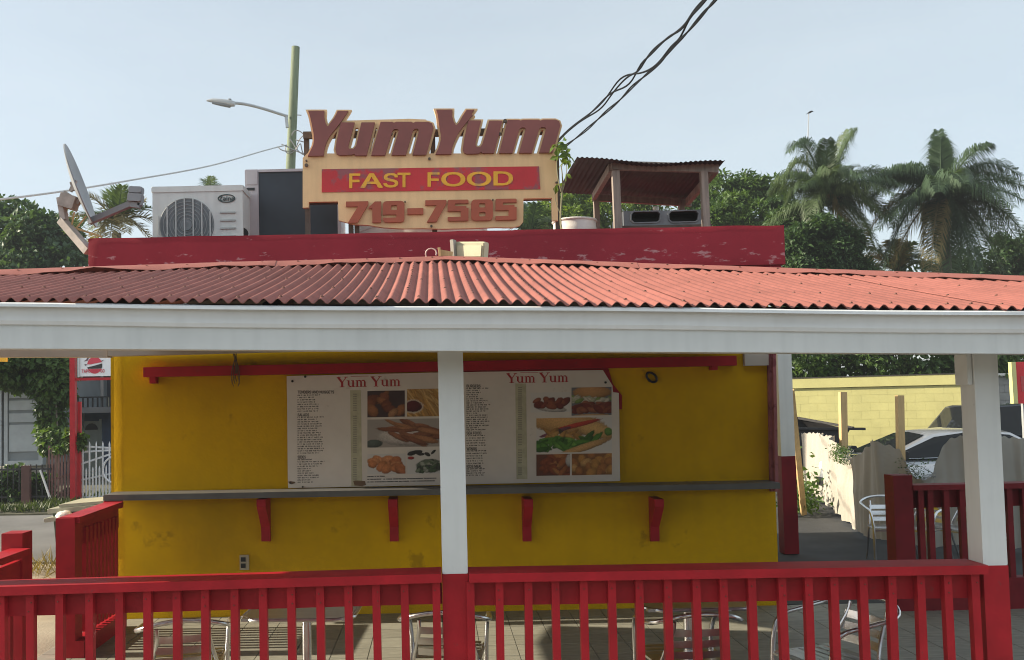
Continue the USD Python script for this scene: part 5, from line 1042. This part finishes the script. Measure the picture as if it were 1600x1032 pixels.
def car(name, label, x0, Y, paint, L, prof, Wd=.86, rimm=None):
    """x0: front bumper; prof: hood z, belt z, roof z, windscreen foot, roof start, roof end, rear glass foot"""
    hz, bz, rz_, ws, rs_, re, rf = prof; t = thing(name, label, 'car', (x0, Y, 0))
    st = [(0, .38, .55, .70), (.06, .30, .68, .80), (.35, .22, hz - .10, .95), (max(ws - .1, .4), .22, hz, 1.0), (ws + .15, .22, bz - .02, 1.0), (L * .55, .22, bz, 1.0), (rf, .22, bz + .02, 1.0), (L - .25, .24, bz - .02, .96), (L - .05, .32, bz - .12, .86), (L, .42, .66, .78)]
    V = []; prof_ = [(-.86, 0), (-.97, .12), (-1, .35), (-.985, .62), (-.93, .88), (-.80, 1.0), (0, 1.03), (.80, 1.0), (.93, .88), (.985, .62), (1, .35), (.97, .12), (.86, 0)]
    for x, zb, zt_, w in st:
        for a, b in prof_: V.append((x0 + x, Y + a * w * Wd, zb + (zt_ - zb) * b))
    n = len(prof_); F = [(k * n + i, k * n + (i + 1) % n, (k + 1) * n + (i + 1) % n, (k + 1) * n + i) for k in range(len(st) - 1) for i in range(n)]
    F = [list(q) for q in F]; V = np.array(V); mb = MB().add(V, np.array(F)[:, ::-1])
    for k in (0, len(st) - 1): mb.add(np.vstack([V[k * n:(k + 1) * n], V[k * n:(k + 1) * n].mean(0)]), np.array([(i, (i + 1) % n, n) for i in range(n)]))
    obj('body', mb, paint, t, smooth=50)
    q = [(ws, bz - .02, .93), (rs_, rz_ - .05, .72), ((rs_ + re) / 2, rz_, .72), (re, rz_ - .05, .70), (rf, bz, .90)]
    def P(k, s): return np.array([x0 + q[k][0], Y + s * q[k][2] * Wd, q[k][1]])
    V = np.array([P(k, s) for k in range(5) for s in (-1, -.6, .6, 1)]); V[1::4, 2] += .035; V[2::4, 2] += .035
    F = [(4 * k + i, 4 * (k + 1) + i, 4 * (k + 1) + i + 1, 4 * k + i + 1) for k in range(4) for i in range(3)]; obj('roof', (V, np.array(F)), paint, t, smooth=50)
    for s in (-1, 1):
        poly = [P(k, s) for k in range(5)]; m_ = (P(0, s) + P(4, s)) / 2
        VV = np.array(poly); obj('side_shell', (VV, np.array([(0, 1, 2), (0, 2, 4), (2, 3, 4)])), paint, t)
        def inset(pl, e=.055):
            c = np.mean(pl, 0); return [p + (c - p) / np.linalg.norm(c - p) * e + np.array([0, s * .012, 0]) for p in pl]
        mid = lambda a, b, u: a + (b - a) * u
        f1 = inset([P(0, s), P(1, s), P(2, s), mid(P(0, s), P(4, s), .52)]); f2 = inset([mid(P(0, s), P(4, s), .52), P(2, s), P(3, s), P(4, s)])
        for pl in (f1, f2): obj('side_window', (np.array(pl), np.array([(0, 1, 2), (0, 2, 3)])), carglass, t)
        obj('mirror', MB().cbox((x0 + ws + .42 * (ws / .95), Y + s * (Wd + .09), bz + .06), (.14, .20, .14), bev=.04), MATS['black_plastic'] if True else paint, t)
        obj('door_handle', MB().cbox((x0 + ws + 1.45, Y + s * (Wd + .005), bz - .12), (.16, .03, .03), bev=.008), paint, t)
        obj('headlight', MB().cbox((x0 + .22, Y + s * Wd * .68, .66), (.30, .34, .14), roty(.25), .05), lampm, t)
        for wx in (.85, L - .95):
            w_ = MB(); th = np.linspace(0, 2 * np.pi, 25); prof2 = [(.19, -.09), (.31, -.10), (.33, -.06), (.33, .06), (.31, .10), (.19, .09)]
            rv = trimesh.creation.revolve(np.array(prof2 + [prof2[0]]), sections=28); vv = np.array(rv.vertices)
            wheel = obj('wheel', (np.stack([x0 + wx + vv[:, 0], Y + s * (Wd - .10) + vv[:, 2], .33 + vv[:, 1]], 1), rv.faces), tyrem, t, smooth=40)
            obj('rim', MB().tube([(x0 + wx, Y + s * (Wd - .02), .33), (x0 + wx, Y + s * (Wd - .12), .33)], .20, 20), galv, wheel)
    for nm, a, b in (('windscreen', 0, 1), ('rear_window', 4, 3)):
        pl = [mid(P(a, -1), P(a, 1), .06), mid(P(a, -1), P(a, 1), .94), mid(P(b, -1), P(b, 1), .92), mid(P(b, -1), P(b, 1), .08)]
        off = np.array([(-.015 if a == 0 else .015), 0, .02]); V4 = [mid(pl[0], pl[3], .06) + off, mid(pl[1], pl[2], .06) + off, mid(pl[1], pl[2], .92) + off, mid(pl[0], pl[3], .92) + off]
        V4 = np.array(V4 + [(V4[0] + V4[1]) / 2 + [0, 0, .04], (V4[2] + V4[3]) / 2 + [0, 0, .04]]); obj(nm, (V4, np.array([(0, 4, 5), (0, 5, 3), (4, 1, 2), (4, 2, 5)])), carglass, t)
    obj('bumper', MB().cbox((x0 + .03, Y, .40), (.12, Wd * 1.5, .16), bev=.04), MATS['black_plastic'], t)
    return t
mY = 16.5; mx = U(1414, 725, mY - .9)[0]
car('silver_car', 'silver grey hatchback parked behind the beige tarp, facing left', mx - .86, mY, silverm, 3.8, (.84, .90, U(1510, 675, mY - .6)[2] + .02, .55, 1.50, 2.9, 3.55))
sY = 19.9; sx0 = U(1472, 680, sY)[0]
car('dark_suv', 'dark grey sport utility car parked behind the silver car, facing left', sx0 - 1.02, sY, darkcar, 4.7, (1.02, 1.10, U(1560, 632, sY - .6)[2], 1.05, 1.50, 4.0, 4.5), .92)

# ------------------------------------------------------------------ left side across the road
verge = struct('verge', sheet([(-60, 19.0), (-3.2, 18.2), (-3.0, 34), (-60, 34)], -.035), mat('verge_soil', (.10, .095, .06), .95, .3, 2, .6, 30, .01))
gg = np.random.default_rng(12); n = 9000; gx = np.stack([gg.uniform(-16, -4.0, n), 18.4 + gg.random(n) ** 1.6 * 3.2, np.full(n, -.04)], 1); gx = gx[meshkit.noise(gx * 1.1 + 3) > .3]
n = len(gx); d = gg.normal(size=(n, 3)) * [.5, .5, 0] + [0, 0, 1]; grassm = leafmat('verge_grass', (.035, .060, .016), (.11, .14, .045), .3, 1.0)
obj('grass', leafs(gx, d, gg.normal(size=(n, 3)), gg.uniform(.08, .27, n), .08, gg), grassm, None, kind='stuff', label='ragged green grass on the verge across the road', cat='grass')
n = 900; gx = np.stack([gg.normal(0, .25, n), gg.normal(0, .3, n), np.zeros(n)], 1) + UZ(72, 893, -.1); d = gg.normal(size=(n, 3)) * [.6, .6, 0] + [0, 0, 1]
tag(obj('dry_grass', leafs(gx[:220], d[:220], gg.normal(size=(220, 3)), gg.uniform(.10, .32, 220), .03, gg), dryleaf, None, kind='stuff'), 'dry yellow grass tuft between the two red left railing posts', 'grass')
for px, py, r in ((157, 914, .07), (140, 925, .045), (60, 925, .05)):
    st_ = trimesh.creation.icosphere(2, r); st_.vertices = st_.vertices * [1.3, 1, .6] * (1 + .4 * (meshkit.noise(st_.vertices * 14 + px) - .5))[:, None] + UZ(px, py, -.08)
    tag(obj('stone', st_, concm), {157: 'largest pale stone on the dirt left of the porch', 140: 'small stone beside the largest stone left of the porch', 60: 'stone on the dirt by the entrance railing post'}[px], 'stone')
# shipping container
YC = 25.0
ct = thing('shipping_container', 'weathered white shipping container with ribbed door under hanging vines', 'container', U(35, 660, YC) * [1, 1, 0])
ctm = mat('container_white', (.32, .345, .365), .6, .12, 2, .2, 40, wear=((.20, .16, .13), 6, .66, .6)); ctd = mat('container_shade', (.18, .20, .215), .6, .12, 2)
x0, x1, z0, z1 = U(10, 700, YC)[0], U(67, 700, YC)[0], U(35, 728, YC)[2], U(35, 588, YC)[2]
obj('box', MB().box(x0 - 3.2, x1, YC + .06, YC + 5, z0, z1), ctd, ct)
for q, (a, b) in enumerate(((U(7, 700, YC)[0], x1), (x0 - 2.1, U(3, 700, YC)[0]))):
    dr = obj('door', MB().box(a, b, YC + .02, YC + .06, z0, z1 - .02), ctd, ct)
    obj('door_frame', MB().box(a, a + .10, YC - .03, YC + .018, z0, z1).box(b - .11, b, YC - .03, YC + .018, z0, z1).box(a + .1, b - .11, YC - .028, YC + .018, z0, z0 + .14), ctm, dr)
    for ya, yb in ((607, 622), (626, 641), (646, 660), (664, 706)): obj('panel_rib', MB().box(a + .13, b - .14, YC - .012, YC + .018, U(35, yb, YC)[2], U(35, ya, YC)[2], .02), ctm, dr)
obj('support_block', MB().box(x0 + .1, x0 + .4, YC + .3, YC + .7, 0, z0).box(x1 - .5, x1 - .2, YC + .3, YC + .7, 0, z0), concm, ct)
# vines
vl = [lob(x, y, r, Y) for x, y, r, Y in ((-30, 560, 40, 24), (10, 575, 26, 24.2), (35, 566, 30, 24), (60, 572, 28, 24), (85, 580, 26, 24), (58, 600, 14, 24.4), (75, 610, 22, 24.1), (92, 605, 18, 24), (20, 590, 18, 24.3), (48, 592, 18, 24.2), (98, 585, 18, 24), (100, 620, 14, 24.3), (88, 650, 16, 24.2), (76, 640, 15, 24.1), (78, 668, 16, 24), (82, 690, 18, 23.5), (104, 556, 20, 25.5), (30, 600, 12, 24.5))]
vn2 = thing('vine_curtain', 'mass of green vines hanging over the white container', 'vine', U(60, 700, 24) * [1, 1, 0])
obj('foliage', crown(vl, 12000, .17, 71, wid=.36, droop=-.7), leaf_mid, vn2); sm = MB()
for px in (70, 78, 86): sm.tube(spline([U(px, 785, 23.6), U(px + 4, 700, 23.8), U(px - 2, 600, 24)], 10), .025, 5)
obj('stems', sm, barkm, vn2)
bl = [lob(x, y, r, Y) for x, y, r, Y in ((100, 690, 14, 20.2), (114, 686, 14, 20.1), (92, 694, 10, 20.2), (124, 690, 8, 20))]
bs = thing('fence_bush', 'small green bush growing over the fence at the tall red post', 'bush', U(108, 740, 20.2) * [1, 1, 0]); obj('foliage', crown(bl, 1600, .14, 72, wid=.36), leaf_mid, bs)
il = [lob(x, y, r, Y, 1, .2) for x, y, r, Y in ((-30, 760, 30, 20.6), (10, 758, 24, 20.6), (24, 775, 18, 20.5), (60, 770, 20, 20.7), (40, 745, 14, 20.8), (78, 762, 18, 20.7), (95, 770, 14, 20.7))]
iv = thing('fence_ivy', 'dark ivy tangled in the iron fence below the container', 'ivy', U(30, 780, 20.6) * [1, 1, 0]); obj('foliage', crown(il, 6000, .14, 73, wid=.4), leaf_dark, iv)
# dark iron fence with pickets
YF = 20.3; fe = thing('iron_fence', 'dark iron picket fence along the verge below the container', 'fence', U(40, 785, YF) * [1, 1, 0])
ironm = mat('dark_iron', (.022, .022, .024), .7, .3, 6); brownm = mat('brown_picket', (.16, .085, .075), .8, .3, 4)
for z_px in (733, 776): obj('fence_rail', MB().bar(U(-160, z_px + 4, YF), U(80, z_px, YF), .04, .04), ironm, fe)
for px in range(-150, 80, 9): obj('picket', MB().bar(U(px, 787, YF), U(px, 726, YF), .022, .022, up=(0, 1, 0)), ironm, fe)
obj('fence_post', MB().bar(U(41, 788, YF - .05), U(41, 728, YF - .05), .19, .10, up=(0, 1, 0)), mat('brown_post', (.085, .040, .035), .8), fe)
pf = thing('picket_fence', 'brown wooden picket fence between the vines and the tall red post', 'fence', U(96, 785, YF) * [1, 1, 0])
for k, px in enumerate(range(76, 112, 5)): obj('picket', MB().bar(U(px, 787, YF + .1), U(px + 1, 697 + (k % 3) * 3, YF + .1), .045, .02, up=(0, 1, 0)), brownm, pf)
obj('fence_rail', MB().bar(U(74, 752, YF + .13), U(113, 740, YF + .13), .04, .05), brownm, pf)
obj('brace', MB().tube([U(63, 735, YF - .3), U(82, 790, YF - .5)], .025, 6), galv, pf)
# red posts with the sign box
YR2 = 19.8; sp2 = thing('sign_post', 'tall red steel post with a crossbar holding the white sign box', 'post', U(114, 785, YR2) * [1, 1, 0])
obj('pole', MB().bar(U(115, 787, YR2), U(114, 490, YR2), .115, .115, up=(0, 1, 0)), red, sp2)
obj('crossbar', MB().bar(U(116, 593, YR2), U(240, 591, YR2), .06, .06), red, sp2)
tag(obj('red_post', MB().bar(U(124, 787, YR2 + .2), U(124.5, 628, YR2 + .2), .075, .075, up=(0, 1, 0)), red), 'shorter thin red post just right of the tall red sign post', 'post')
YX = YR2 - .05; sb = thing('sign_box', 'small white sign box with a red and black round emblem by the yellow wall', 'sign', U(150, 575, YX))
obj('box', MB().prism(PP([(122.5, 545), (215, 543.5), (215, 587), (122.5, 588.5)], YX), YX, .16), mat('sign_box_white', (.66, .68, .72), .4, .03), sb)
obj('trim', MB().prism(PP([(121, 543), (124, 543), (124, 589.5), (121, 590)], YX - .02), YX - .02, .2), galv, sb)
ec = U(148, 571, YX); er = 11.8 / PXM(YX); circ = affinity.scale(Point(ec[0], ec[2]).buffer(er), 1, 1.12)
top_ = circ.intersection(PP([(130, 550), (170, 550), (170, 564), (140, 570), (130, 568)], YX)); low_ = circ.difference(PP([(130, 550), (170, 550), (170, 565), (150, 571), (138, 574), (130, 574)], YX)); band_ = PP([(137, 573), (146, 569), (157, 567), (162, 563), (160, 568), (151, 572), (142, 575)], YX)
obj('emblem_top', MB().prism(top_, YX - .006, .005), mat('emblem_red', (.50, .04, .07), .5), sb)
obj('emblem_bottom', MB().prism(low_.difference(PP([(125, 577), (170, 576), (170, 590), (125, 590)], YX)), YX - .006, .005), MATS['black_plastic'], sb)
obj('emblem_base', MB().prism(low_.intersection(PP([(125, 577.4), (170, 576.4), (170, 590), (125, 590)], YX)), YX - .006, .005), MATS['emblem_red'], sb)
obj('emblem_marks', MB().prism(unary_union([PP(p, YX) for p in ([(131, 565), (137, 564), (140, 557), (138, 556), (135, 562)], [(132, 569), (137, 570), (133, 572)], [(158, 564), (162.5, 562.5), (159, 565.5)], [(137, 557), (141, 554), (142, 558)])]), YX - .006, .005), mat('emblem_grey', (.12, .07, .10), .6), sb)
xx = 127.5
for chh in 'TAPOSASU GO':
    if chh != ' ': obj('lettering', letter_fit(chh, xx, xx + 3.1, 577.6 - .018 * (xx - 127), 583.0 - .018 * (xx - 127), YX - .007, .003, True), MATS['emblem_red'], sb)
    xx += 3.45 if chh != ' ' else 1.6
# white gate
YG = 20.0; gt = thing('iron_gate', 'white iron gate of pointed bars with curved rails beside the yellow wall', 'gate', U(145, 785, YG) * [1, 1, 0])
gatem = mat('gate_white', (.62, .64, .68), .5, .08)
for k, px in enumerate(np.arange(119, 232, 5.2)):
    tall = k % 2 == 0; tp = (690 if tall else 734 - (px - 119) * .16) if px < 180 else 690
    a, b = U(px, 786, YG), U(px, tp, YG); obj('gate_bar', MB().tube([a, b - [0, 0, .06], b], [.018, .018, .003], 6), gatem, gt)
for p0, p1 in (((119, 697), (232, 704)), ((119, 707), (232, 700)), ((119, 728), (232, 690)), ((119, 752), (232, 728)), ((119, 778), (232, 774))): obj('gate_rail', MB().bar(U(*p0, YG + .03), U(*p1, YG + .03), .02, .04), gatem, gt)
th = np.linspace(0, 2 * np.pi, 30); c = U(182, 734, YG); obj('gate_ring', MB().tube(np.stack([c[0] + .29 * np.cos(th), np.full(30, YG - .03), c[2] + .30 * np.sin(th)], 1), .022, 6, False), gatem, gt)
# blue house
YH = 28.0; hs = thing('blue_house', 'dark blue house with a pale door and shaded balcony behind the white gate', 'house', U(130, 700, YH) * [1, 1, 0])
bluem = mat('dark_blue_wall', (.055, .085, .15), .8, .15, 2, .3, 40)
hx0, hx1 = U(70, 700, YH)[0], U(260, 700, YH)[0]; zf = U(130, 640, YH)[2]
obj('wall', MB().box(hx0, hx1, YH, YH + 6, -.1, zf - .12), bluem, hs)
obj('balcony_slab', MB().box(hx0 - .1, hx1, YH - .9, YH + 6, zf - .118, zf + .06, .02), mat('balcony_grey', (.20, .20, .21), .8), hs)
obj('upper_wall', MB().box(hx0, hx1, YH + 1.9, YH + 6, zf + .062, zf + 2.7), mat('dark_interior', (.03, .04, .06), .8), hs)  # shade of the balcony void is put into this near-black colour
obj('balcony_roof', MB().box(hx0 - .3, hx1, YH - 1.1, YH + 6.2, zf + 2.702, zf + 2.9), MATS['balcony_grey'], hs)
for k in range(26):
    x = hx0 + .05 + k * (hx1 - hx0 - .1) / 25; obj('baluster', MB().box(x - .02, x + .02, YH - .86, YH - .82, zf + .06, zf + .34), ironm, hs)
obj('balcony_rail', MB().box(hx0, hx1, YH - .88, YH - .80, zf + .342, zf + .38), ironm, hs)
for px in (150, 157, 166): c = U(px, 620, YH + 1.88); obj('lit_panel', MB().box(c[0] - .07, c[0] + .09, YH + 1.86, YH + 1.9, zf + .08, zf + .40), mat('pale_curtain', (.55, .50, .36), .7) if 'pale_curtain' not in MATS else MATS['pale_curtain'], hs)  # pale colour stands in for lit bits behind the balcony
obj('column', MB().box(U(157, 600, YH - .8)[0], U(160, 600, YH - .8)[0], YH - .8, YH - .7, zf + .06, zf + 2.7), MATS['balcony_grey'], hs)
a, b = U(131, 705, YH - .05), U(155, 658, YH - .05)
dr = obj('door', MB().box(a[0], b[0], YH - .05, YH - .002, 0, b[2]), mat('house_door', (.26, .29, .27), .6), hs)
cc = U(143, 672, YH - .06); fan = Point(cc[0], cc[2]).buffer(.20).intersection(sbox(cc[0] - 1, cc[2], cc[0] + 1, cc[2] + 1)); obj('fanlight', MB().prism(fan, YH - .062, .01), MATS['black_plastic'], dr)
obj('door_frame', MB().box(a[0] - .07, a[0] - .002, YH - .07, YH - .002, 0, b[2] + .06).box(b[0] + .002, b[0] + .07, YH - .07, YH - .002, 0, b[2] + .06), MATS['house_door'], dr)
tree('bushy_tree', 'dark tree between the vine covered container and the blue house', [lob(70, 560, 34, 29), lob(95, 575, 30, 29), lob(100, 610, 24, 29.5), lob(60, 520, 50, 30), lob(110, 530, 40, 30), lob(20, 540, 50, 30)], 8000, .22, 35, leaf_dark, trunk=(U(66, 700, 29)[0], 29))
# yellow corner of a neighbouring canopy at the far left
yc = thing('neighbour_canopy', 'orange yellow canopy corner with beige underside at the far left', 'canopy', U(0, 560, 10.5))
obj('fascia', MB().bar(U(-120, 558, 10.5), U(11, 559, 10.5), .03, 13.5 / PXM(10.5)), mat('orange_yellow', (.70, .42, .03), .5), yc)
obj('underside', MB().add([U(-120, 553, 10.53), U(11, 555, 10.53), U(95, 553, 14.5), U(-60, 552, 14.5)] + [U(-120, 553, 10.53) + [0, 0, .05], U(11, 555, 10.53) + [0, 0, .05], U(95, 553, 14.5) + [0, 0, .05], U(-60, 552, 14.5) + [0, 0, .05]], [(3, 2, 1, 0), (4, 5, 6, 7), (0, 1, 5, 4), (1, 2, 6, 5), (2, 3, 7, 6), (3, 0, 4, 7)]), soffit, yc)
c = U(5, 565, 10.7); obj('canopy_post', MB().bar((c[0] - 1.0, 10.6, -.1), (c[0] - 1.0, 10.6, c[2] + .02), .1, .1, up=(0, 1, 0)), white, yc)
# unseen trees added behind the viewer to close off the low sky
bt = []
for x in np.arange(-26, 30, 3.2): bt += [((x + hg.uniform(-.6, .6), -19 + hg.uniform(-1, 1), z), (2.3, 2.0, 1.9)) for z in (1.2, 3.0, 4.6)]
obj('street_trees', crown(bt, 30000, .55, 90, wid=.4), leaf_dark, None, kind='stuff', label='unseen row of trees added behind the viewer to block low sky', cat='trees')
struct('street', sheet([(-60, -12), (60, -12), (60, 3.6), (-60, 3.6)], -.06), asph)  # unseen dark asphalt added here to cut light bounced off the ground

# thin sea haze over the whole place
hz = usdkit.material(stage, '/World/Looks/haze', {'v': ('principled_volume', {'color': (.85, .92, 1.0), 'density': .0008})}, [], volume='v.volume')
hb = trimesh.creation.box((240, 200, 18.0)); hb.apply_translation([0, 30, -1.2 + 9.0])
struct('haze', hb, hz, kind='stuff')
